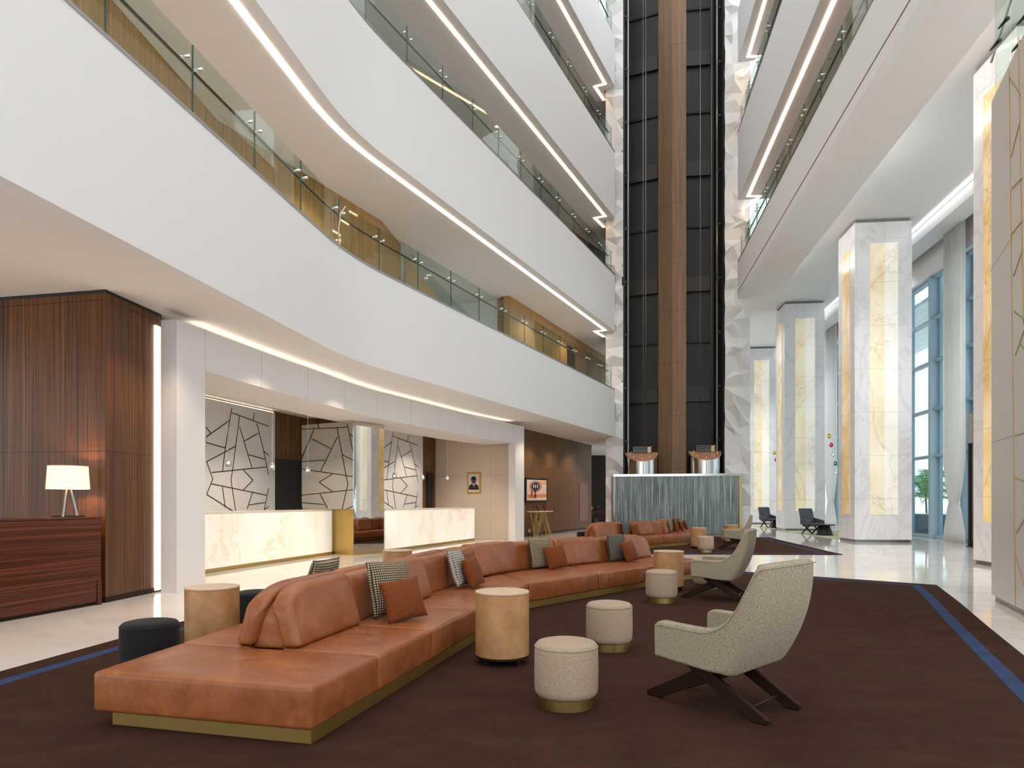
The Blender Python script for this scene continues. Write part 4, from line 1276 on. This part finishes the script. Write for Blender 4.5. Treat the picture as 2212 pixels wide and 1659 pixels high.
dc.location = (12.95, 29.9, 0.012); dc.rotation_euler.z = R_(198)
dup(dc, (13.95, 37.6, 0.012), R_(196), 'farthest slate armchair, before the third marble column')
def cone_table(label):
    root = empty('cone_table', (0, 0, 0), 0, label, 'side table', 'dark cone tables')
    ob('pedestal', MB().lathe([(0, 0), (0.36, 0), (0.33, 0.02), (0.20, 0.41), (0, 0.41)], n=40), M['black'], root, smooth=True, angle=40)
    ob('table_top', MB().lathe([(0, 0.41), (0.42, 0.41), (0.43, 0.42), (0.43, 0.44), (0, 0.445)], n=40), M['dark_wood'], root, smooth=True, angle=40)
    return root
ct = cone_table('dark cone table beside the slate armchair before the second marble column'); ct.location = (13.0, 28.4, 0.012)
dup(ct, (14.05, 36.2, 0.012), 0, 'farthest dark cone table, beside the farthest slate armchair')

# ================================================================ concierge desk and lamp
DF = [(-6.5, 5.4), (-5.93, 7.91), (-5.61, 9.32)]
dk = empty('concierge_desk', (-5.61, 9.3, 0), 0, 'dark striped rosewood counter at the left edge, with a lamp on it', 'desk')
ob('front_panel', MB().ribbon(DF, 0, 0.75, 0.05, 1.165), M['zebra_desk'], dk, world=True)
ob('counter_top', MB().ribbon(DF, -0.012, 0.76, 1.167, 1.195), M['zebra_desk'], dk, bevel=0.004, world=True)
ob('plinth', MB().ribbon(DF, 0.03, 0.72, 0.0, 0.05), M['dark_wood'], dk, world=True)
ob('end_post', MB().ribbon(sub(DF, plen(DF)-0.07, plen(DF)+0.0), -0.014, 0.03, 0.0, 0.33), M['zebra_desk'], dk, world=True)
lp = empty('table_lamp', (-5.93, 9.12, 1.2), 0, 'lit table lamp with cream pleated shade on the dark rosewood counter', 'lamp')
sh = NT('pleated_lamp_shade'); sh.set(Base_Color=lin('#f6ead0'), Roughness=0.8)
sh_s = sh.sep(sh.coords('UV'))
sh_w = sh.math('SINE', sh.math('MULTIPLY', sh_s[0], 420.0))
sh.l(sh.ramp(sh_w, [(0.0, '#ffdca0'), (0.6, '#ffecc4')]), sh.b.inputs['Emission Color']); sh.b.inputs['Emission Strength'].default_value = 0.6
ob('shade', MB().lathe([(0.252, 0.37), (0.232, 0.675), (0.229, 0.675), (0.249, 0.37)], n=72), sh.m, lp, smooth=True, angle=40)
ob('shade_ring', MB().lathe([(0.233, 0.672), (0.235, 0.68), (0.228, 0.68), (0.228, 0.672)], n=48), M['beige_panel'], lp)
for k in range(3):
    a = 2*PI*k/3+0.5
    b = Vector((0.105*math.cos(a), 0.105*math.sin(a), 0.0)); t = Vector((0.02*math.cos(a), 0.02*math.sin(a), 0.42))
    ob('leg', MB().tube([b, t], [0.017, 0.014], 4), M['steel'], lp)
ob('base_tray', MB().box((0, 0, 0.008), (0.34, 0.2, 0.016), 0.3), M['black'], lp)
ob('lamp_bulb', MB().lathe([(0, 0.44), (0.03, 0.46), (0.035, 0.5), (0.015, 0.54), (0, 0.55)], n=16), glow('lamp_bulb_glow', '#ffcf8a', 6), lp, smooth=True)

# ================================================================ reception
def onyx_desk(front, label, ends):
    root = empty('reception_desk', (front[0][0], front[0][1], 0), 0, label, 'desk', None)
    ob('onyx_front', MB().ribbon(front, 0, 0.72, 0.075, 1.15), M['onyx_desk'], root, world=True)
    ob('desk_top', MB().ribbon(front, -0.004, 0.73, 1.152, 1.195), M['onyx_top'], root, world=True)
    ob('brass_kick', MB().ribbon(front, -0.003, 0.70, 0.0, 0.075), M['brass'], root, world=True)
M['onyx_top'] = plain('white_onyx_slab', '#f1e6d8', 0.2)
onyx_desk([(-6.35, 12.0), (-6.0, 13.41), (-4.80, 18.2)], 'left glowing white onyx reception desk', 0)
onyx_desk([(-3.52, 18.97), (-1.37, 24.9)], 'right glowing white onyx reception desk, the one nearer the framed portrait', 0)
pr = empty('mirror_pier', (-4.16, 17.9, 0), 0, 'bronze mirror clad pier standing between the two onyx reception desks', 'mirror')
ob('pier_core', MB().prism([(-4.17, 17.93), (-3.60, 18.92), (-4.85, 19.37), (-5.79, 18.93)], 0.0, 3.52), M['brass_dark'], pr, world=True)
ob('mirror_face', MB().ribbon([(-4.16, 17.9), (-3.56, 18.94)], -0.012, 0.004, 0.07, 3.52), M['mirror'], pr, world=True)
ob('mirror_face', MB().ribbon([(-5.82, 18.93), (-4.16, 17.9)], -0.012, 0.004, 1.2, 3.52), M['mirror'], pr, world=True)
ob('brass_reflection', MB().ribbon([(-5.82, 18.93), (-4.16, 17.9)], -0.012, 0.004, 0.07, 1.195), M['brass_dark'], pr, world=True)  # brass stands in for the desk end reflected in the mirror
ob('brass_kick', MB().ribbon([(-5.82, 18.93), (-4.16, 17.9), (-3.56, 18.94)], -0.02, 0.004, 0.0, 0.07), M['brass'], pr, world=True)
# white panels with dark brass lines
SEG = [(230, 575, 190, 830), (190, 830, 173, 965), (230, 605, 458, 690), (278, 628, 235, 960), (235, 960, 225, 1020), (225, 1020, 255, 1215), (370, 605, 362, 655),
       (278, 690, 355, 945), (385, 672, 425, 830), (425, 830, 458, 990), (395, 732, 308, 780), (72, 755, 220, 650), (72, 695, 103, 735), (72, 790, 192, 823),
       (75, 908, 255, 812), (75, 908, 113, 1015), (113, 1015, 75, 1110), (105, 975, 448, 940), (302, 960, 362, 1022), (362, 1022, 302, 1082), (105, 1045, 445, 1115),
       (75, 1110, 240, 1215), (172, 1062, 190, 1190), (335, 865, 435, 893), (425, 840, 458, 868), (358, 1100, 325, 1200), (338, 1175, 438, 1160), (458, 1070, 430, 1210), (430, 1205, 458, 1185)]
PA0, PB0 = (-7.32, 16.62), (-6.68, 19.24)
pat_uv = []
for a, b, c, d in SEG:
    q = []
    for x, y in ((a, b), (c, d)):
        w = plane_pt(420+x/2.861, 680+y/2.861, PA0, PB0)
        q.append((math.dist((w[0], w[1]), PA0)*(1 if w[1] >= PA0[1] else -1)/math.dist(PA0, PB0), w[2]))
    pat_uv.append(q)
def pattern_panel(A, B, label, left_ext=0.0):
    root = empty('patterned_panel', (A[0], A[1], 0), 0, label, 'wall panel', 'white panels with brass line pattern')
    L = math.dist(A, B); t = ((B[0]-A[0])/L, (B[1]-A[1])/L)
    A2 = (A[0]-t[0]*left_ext, A[1]-t[1]*left_ext)
    ob('panel', MB().ribbon([A2, B], 0, 0.08, 0.02, 3.9), M['pattern_white'], root, world=True)
    mb = MB()
    for (u0, z0), (u1, z1) in pat_uv:
        a = Vector((A[0]+t[0]*L*u0, A[1]+t[1]*L*u0, z0)); b = Vector((A[0]+t[0]*L*u1, A[1]+t[1]*L*u1, z1))
        inlay3(mb, a, b, A, B, 0.026, 0.006)
    ob('line_inlay', mb, plain('bronze_inlay_'+label[:4], '#5d5138', 0.35, 0.8), root, world=True)
M['pattern_white'] = plain('white_lacquer_pattern', '#dedcda', 0.35)
pattern_panel(PA0, PB0, 'left white wall panel with angular dark line pattern behind the left reception desk', 1.4)
pattern_panel((-4.42, 22.75), (-3.36, 25.65), 'white wall panel with angular line pattern behind the right reception desk', 0.9)
struct('door_3', MB().ribbon([(-6.78, 19.35), (-6.36, 21.0)], -0.03, 0.01, 0.0, 2.64), M['black'])
struct('door_4', MB().ribbon([(-3.27, 26.2), (-3.11, 26.68)], -0.03, 0.01, 0.0, 2.55), M['black'])
def strip_light(path, o0, o1, z, label, m):
    led('led_strip', path, o0, o1, z, z+0.03, m, label)
strip_light([(-8.0, 14.2), PB0], 0.045, 0.075, 3.905, 'hidden cove light above the left patterned wall panel', M['led_cove'])
strip_light([(-4.75, 21.9), (-3.36, 25.65)], 0.045, 0.075, 3.905, 'hidden cove light above the right patterned wall panel', M['led_cove'])
# glass pendants
def pendant(x, y, z, zc, colr, label, group, s=1.0):
    root = empty('glass_pendant', (x, y, z), random.uniform(0, 6), label, 'pendant light', group)
    rnd = random.Random(int(x*100)); mb = MB()
    prof = [(0.0, 0.10), (0.035, 0.095), (0.06, 0.05), (0.075, -0.02), (0.055, -0.085), (0.0, -0.10)]
    mb.lathe([(r*s*rnd.uniform(.85, 1.15), q*s) for r, q in prof], n=7)
    ob('glass_body', mb, colr, root)
    ob('bulb', MB().lathe([(0, -0.03*s), (0.022*s, 0), (0, 0.03*s)], n=10), M['pend_glow'], root)
    ob('cord', MB().tube([(0, 0, 0.095*s), (0, 0, zc-z)], 0.004, 6), M['cord'], root)
M['cord'] = plain('pale_cord', '#cfcac4', 0.5)
M['pend_glow'] = glow('pendant_glow', '#fff6e6', 4)
def gemglass(name, c, a):
    t = NT(name); t.set(Base_Color=lin(c), Roughness=0.05); t.b.inputs['Transmission Weight'].default_value = a; t.b.inputs['IOR'].default_value = 1.45
    return t.m
M['gem_clear'] = gemglass('clear_gem_glass', '#f4f6f7', 0.85)
names = ['leftmost clear glass pendant over the left onyx desk, before the patterned panel', 'clear glass pendant at the right edge of the left patterned panel',
         'clear glass pendant over the right end of the left onyx desk', 'clear glass pendant before the right patterned panel',
         'clear glass pendant hanging before the striped timber strip right of the pattern', 'rightmost clear glass pendant, before the beige wall near the portrait']
for (px, py, Y), nm in zip(((493, 1000, 14.2), (588, 1008, 15.8), (665, 1016, 17.0), (852, 1028, 20.5), (913, 1031, 22.5), (967, 1033, 24.0)), names):
    pendant((px-CX)/FP*Y, Y, EYE+(HY-py)/FP*Y, 3.98, M['gem_clear'], nm, 'reception pendants', 0.95)
cols_ = [('#d9a413', 'amber'), ('#d3245f', 'pink'), ('#f2f4f5', 'clear'), ('#1f8d98', 'teal'), ('#f2f4f5', 'white')]
gm = {}
for (px, py, Y), (c, nm) in zip(((1791, 942, 30.0), (1795.5, 961, 30.2), (1799.5, 982, 30.0), (1804.5, 1001, 30.3), (1805, 1021, 30.0)), cols_):
    gm[nm] = gemglass(nm+'_gem_glass', c, 0.35)
    pendant((px-CX)/FP*Y, Y, EYE+(HY-py)/FP*Y, 11.19, gm[nm], nm+' glass pendant, one of the cascade right of the second marble column', 'coloured pendants', 1.05)
for (px, py, Y), nm in zip(((1673, 978, 38.0), (1676, 993, 38.2)), ('amber', 'pink')):
    pendant((px-CX)/FP*Y, Y, EYE+(HY-py)/FP*Y, 11.19, gm[nm], 'farther small '+nm+' glass pendant, left of the second marble column', 'coloured pendants', 1.1)

# ---- things on the walls
def on_wall(mb, pts, A, B, o, t):
    """flat outline seen at the pixel positions, lying on the wall through A, B, raised by o..o+t"""
    P = [Vector(plane_pt(x, y, A, B)) for x, y in pts]
    dx, dy = B[0]-A[0], B[1]-A[1]; l = math.hypot(dx, dy); nn = Vector((dy/l, -dx/l, 0))
    n = len(P)
    mb.add([p+nn*o for p in P]+[p+nn*(o+t) for p in P], [tuple(range(n-1, -1, -1)), tuple(range(n, 2*n))]+[(i, (i+1) % n, n+(i+1) % n, n+i) for i in range(n)])
    return mb
def ell(cx, cy, rx, ry, n=28, a0=0, a1=360): return [(cx+rx*math.cos(R_(a0+(a1-a0)*k/n)), cy+ry*math.sin(R_(a0+(a1-a0)*k/n))) for k in range(n)]
NA, NBB = (-3.05, 26.95), (0.2, 25.28)
pf = empty('portrait', plane_pt(1024.5, 1043, NA, NBB), 0, 'gold framed portrait of a man in dark suit and red tie, on the beige wall', 'picture')
W2 = dict(world=True)
ob('gold_frame', on_wall(MB(), [(1010, 1020.5), (1039, 1021), (1039, 1065.5), (1010, 1066)], NA, NBB, 0.0, 0.04), M['gold'] if 'gold' in M else plain('gilded_frame', '#d2a02c', 0.35, 0.6), pf, bevel=0.008, **W2)
ob('picture_sheet', on_wall(MB(), [(1013, 1024), (1036, 1024.5), (1036, 1062.5), (1013, 1062.5)], NA, NBB, 0.04, 0.003), plain('grey_photo_paper', '#cfccd0', 0.5), pf, **W2)
ob('suit', on_wall(MB(), [(1013.5, 1058), (1014.5, 1050), (1020.5, 1045), (1025, 1047), (1029, 1045), (1034.5, 1049.5), (1035.5, 1058)], NA, NBB, 0.043, 0.002), plain('printed_suit', '#23242c', 0.6), pf, **W2)
ob('shirt', on_wall(MB(), [(1021.5, 1044.5), (1028, 1044.5), (1025.2, 1053)], NA, NBB, 0.045, 0.002), plain('printed_shirt', '#e9e9ee', 0.6), pf, **W2)
ob('tie', on_wall(MB(), [(1024.2, 1046), (1026, 1046), (1026.4, 1052), (1025, 1054.5), (1023.8, 1052)], NA, NBB, 0.047, 0.002), plain('printed_tie', '#a8323a', 0.6), pf, **W2)
ob('face', on_wall(MB(), ell(1024.6, 1037.6, 5.2, 7.6), NA, NBB, 0.045, 0.003), plain('printed_face', '#5e4034', 0.6), pf, **W2)
ob('hair', on_wall(MB(), ell(1024.6, 1036.5, 5.7, 7.4, 18, 180, 370), NA, NBB, 0.044, 0.006), plain('printed_hair', '#15110f', 0.7), pf, **W2)

TA, TB = (0.64, 27.9), (4.15, 35.6)
tv = empty('framed_picture', plane_pt(1158, 1060, TA, TB), 0, 'wide black framed orange picture with a round black and red mask, above the console', 'picture')
ob('black_frame', on_wall(MB(), [(1133, 1032), (1180, 1034.5), (1180, 1084.5), (1133, 1086)], TA, TB, 0.0, 0.06), M['black'], tv, bevel=0.006, **W2)
ob('picture_sheet', on_wall(MB(), [(1135, 1036), (1177.5, 1037.8), (1177.5, 1080.5), (1135, 1081)], TA, TB, 0.06, 0.004), plain('peach_print', '#f3d9c4', 0.5), tv, **W2)
ob('orange_wash', on_wall(MB(), [(1136, 1068), (1177, 1066.5), (1177, 1074), (1136, 1076.5)], TA, TB, 0.064, 0.002), plain('orange_print', '#e59660', 0.5), tv, **W2)
ob('orange_wash', on_wall(MB(), [(1156, 1040), (1177, 1039), (1177, 1046), (1166, 1048)], TA, TB, 0.064, 0.002), plain('pale_orange_print', '#eeb58a', 0.5), tv, **W2)
ob('red_ring', on_wall(MB(), ell(1153.5, 1051, 12.8, 12.2), TA, TB, 0.066, 0.002), plain('red_print', '#c9242b', 0.5), tv, **W2)
ob('red_ribbon', on_wall(MB(), [(1144, 1058), (1148, 1060), (1147, 1070), (1146, 1076), (1143, 1074)], TA, TB, 0.066, 0.002), plain('red_print_ribbon', '#cf2a30', 0.5), tv, **W2)
ob('white_teeth', on_wall(MB(), ell(1153.5, 1051, 11.0, 10.4), TA, TB, 0.068, 0.002), plain('white_print', '#f4f1ee', 0.5), tv, **W2)
ob('black_disc', on_wall(MB(), [(1153.5+(10.6 if k % 2 else 9.2)*math.cos(2*PI*k/44), 1051+(10 if k % 2 else 8.6)*math.sin(2*PI*k/44)) for k in range(44)], TA, TB, 0.070, 0.002), plain('black_print', '#1d191c', 0.5), tv, **W2)
for x in (1149.3, 1153.4, 1158):
    ob('pale_slot', on_wall(MB(), ell(x, 1050.5, 1.3, 4.6, 14), TA, TB, 0.072, 0.002), plain('pale_slot_print_%d' % int(x), '#d8ccd2', 0.5), tv, **W2)
ob('painted_figure', on_wall(MB(), [(1150, 1060), (1155, 1059), (1154, 1066), (1156, 1073), (1152, 1077), (1149.5, 1073), (1152, 1066)], TA, TB, 0.070, 0.002), plain('maroon_print', '#7c2630', 0.5), tv, **W2)
tag(ob('wall_socket', on_wall(MB(), [(1141.8, 1143), (1144.6, 1143), (1144.6, 1149.5), (1141.8, 1149.5)], TA, TB, 0.0, 0.012), plain('white_plastic', '#e8e6e2', 0.4)), 'white wall socket low on the striped wall, behind the brass console', 'socket')
# console of crossing brass rods
CA, CB = (0.98, 27.35), (1.74, 28.75)
cs = empty('console_table', (CA[0], CA[1], 0), 0, 'slim console of crossing gold rods under the framed orange picture', 'table')
ob('table_top', MB().ribbon([CA, CB], 0.0, 0.42, 0.985, 1.02), plain('cream_stone_top', '#e9dcc8', 0.3), cs, world=True)
rc = random.Random(5); L = math.dist(CA, CB); tdir = ((CB[0]-CA[0])/L, (CB[1]-CA[1])/L); ndir = (-tdir[1], tdir[0])
for k in range(22):
    s0 = 0.04+(L-0.08)*k/21; s1 = min(L-0.05, max(0.05, s0+rc.choice((-1, 1))*rc.uniform(0.25, 0.75))); n0 = rc.uniform(.04, .38); n1 = rc.uniform(.04, .38)
    ob('brass_rod', MB().tube([(CA[0]+tdir[0]*s0+ndir[0]*n0, CA[1]+tdir[1]*s0+ndir[1]*n0, 0.985), (CA[0]+tdir[0]*s1+ndir[0]*n1, CA[1]+tdir[1]*s1+ndir[1]*n1, 0.0)], 0.011, 8), M['brass'], cs, world=True)
for i, s in enumerate((0.52, 1.12)):
    x, y = CA[0]+tdir[0]*s+ndir[0]*.18, CA[1]+tdir[1]*s+ndir[1]*.18
    v = empty('glass_vase', (x, y, 1.02), 0, ('left', 'right')[i]+' of the two dark red glass vases on the gold console', 'vase', 'dark red vases')
    ob('vase_body', MB().lathe([(0, 0.05), (0.03, 0.05), (0.075, 0.10), (0.085, 0.17), (0.06, 0.27), (0.055, 0.27), (0.078, 0.17), (0.0, 0.07)], n=24), plain('dark_red_glass_%d' % i, '#5a1420', 0.08), v, smooth=True)
    ob('vase_foot', MB().lathe([(0, 0), (0.05, 0), (0.045, 0.012), (0.02, 0.05), (0, 0.05)], n=24), plain('dark_red_foot_%d' % i, '#4a1a22', 0.1), v, smooth=True)
# hall beyond: small side table with dark bowl
ht = empty('hall_table', (4.7, 37.2, 0), 0, 'small dark red wood side table in the dim hall left of the lift shaft', 'table')
ob('table_top', MB().box((4.7, 37.2, 0.86), (1.3, 0.5, 0.2)), plain('mahogany', '#4f2c24', 0.35), ht, world=True, bevel=0.01)
ob('leg', MB().tube([(4.62, 37.2, 0), (4.62, 37.2, 0.78)], [0.12, 0.05], 12), plain('mahogany_leg', '#4f2c24', 0.35), ht, world=True, smooth=True)
tag(ob('dark_pot', MB().lathe([(0, 0), (0.09, 0), (0.13, 0.06), (0.14, 0.2), (0.0, 0.2)], (4.62, 37.1, 0.96), 24), M['black'], smooth=True), 'black pot on the small dark side table in the dim hall', 'pot')
tag(ob('pale_vase', MB().lathe([(0, 0), (0.06, 0), (0.1, 0.08), (0.05, 0.2), (0.0, 0.22)], (4.3, 37.1, 0.96), 24), M['panel_white'], smooth=True), 'small pale vase beside the black pot in the dim hall', 'vase')
# ================================================================ light, camera
def lamp(name, typ, loc, energy, col, size=0.1, rot=(0, 0, 0), spot=None, blend=0.6, sy=None):
    d = bpy.data.lights.new(name, typ); d.energy = energy; d.color = col
    if typ == 'AREA':
        d.size = size
        if sy: d.shape = 'RECTANGLE'; d.size_y = sy
    elif typ in ('POINT', 'SPOT'): d.shadow_soft_size = size
    if spot: d.spot_size = R_(spot); d.spot_blend = blend
    o = bpy.data.objects.new(name, d); COL.objects.link(o); o.location = loc; o.rotation_euler = rot
    return o
WARM = (1.0, 0.80, 0.60)
lamp('lamp_light', 'POINT', (-5.93, 9.12, 1.72), 30, (1.0, 0.62, 0.30), 0.05)
# recessed downlights of the low ceiling at left
for x, y in ((-4.9, 7.2), (-4.6, 9.6), (-3.9, 12.4), (-3.2, 15.2), (-2.0, 18.2), (-0.4, 21.6), (1.2, 25.0)):
    lamp('downlight', 'SPOT', (x, y, 4.33), 110, WARM, 0.08, (0, 0, 0), 110)
for x, y in ((-5.9, 14.9), (-5.2, 17.0), (-3.6, 21.5), (-2.6, 24.0), (-1.2, 25.2)):
    lamp('niche_downlight', 'SPOT', (x, y, 3.95), 170, (1.0, 0.86, 0.72), 0.08, (0, 0, 0), 120)
for x, y in ((-4.1, 15.6), (-5.0, 12.2), (-5.3, 9.5), (-2.0, 22.5), (1.2, 26.6), (3.0, 30.4)):
    lamp('gallery_downlight', 'SPOT', (x, y, 9.05), 95, (1.0, 0.92, 0.84), 0.1, (0, 0, 0), 120)
lamp('hall_downlight', 'SPOT', (4.6, 33.0, 4.3), 90, WARM, 0.08, (0, 0, 0), 110)
for x, y in ((1.6, 27.6), (2.6, 29.8), (3.6, 32.0)):
    lamp('downlight', 'SPOT', (x, y, 4.3), 110, WARM, 0.08, (0, 0, 0), 120)
for i in range(5):  # unseen spots added to brighten the right side of the lobby
    y = (8.5, 18.9, 28.7, 38.4, 48.0)[i]
    for dx in ((2.1, 6.4) if i != 2 else (6.4,)):
        lamp('lobby_fill_spot', 'SPOT', (7.0+0.15*(y-11.8)+dx, y, 11.15), 1200, (1.0, 0.97, 0.94), 0.25, (0, 0, 0), 130)
w = bpy.data.worlds.new('daylight'); SC.world = w; w.use_nodes = True
bg = w.node_tree.nodes['Background']
bg.inputs[0].default_value = (0.93, 0.97, 1.0, 1); bg.inputs[1].default_value = 1.35
cam = bpy.data.cameras.new('camera'); cam.lens = 24; cam.sensor_width = 36; cam.shift_y = 254.5/2212; cam.clip_end = 400
co = bpy.data.objects.new('camera', cam); COL.objects.link(co); co.location = (0, 0, EYE); co.rotation_euler = (PI/2, 0, 0)
SC.camera = co
SC.view_settings.view_transform = 'Standard'; SC.view_settings.look = 'None'; SC.view_settings.gamma = 1.0
SC.view_settings.use_curve_mapping = False; SC.view_settings.exposure = 0.38
c = SC.cycles
c.max_bounces = 6; c.diffuse_bounces = 3; c.glossy_bounces = 3; c.transmission_bounces = 5; c.transparent_max_bounces = 14
c.use_adaptive_sampling = True; c.adaptive_threshold = 0.09; c.adaptive_min_samples = 12
c.sample_clamp_indirect = 6; c.caustics_reflective = False; c.caustics_refractive = False
c.use_denoising = True
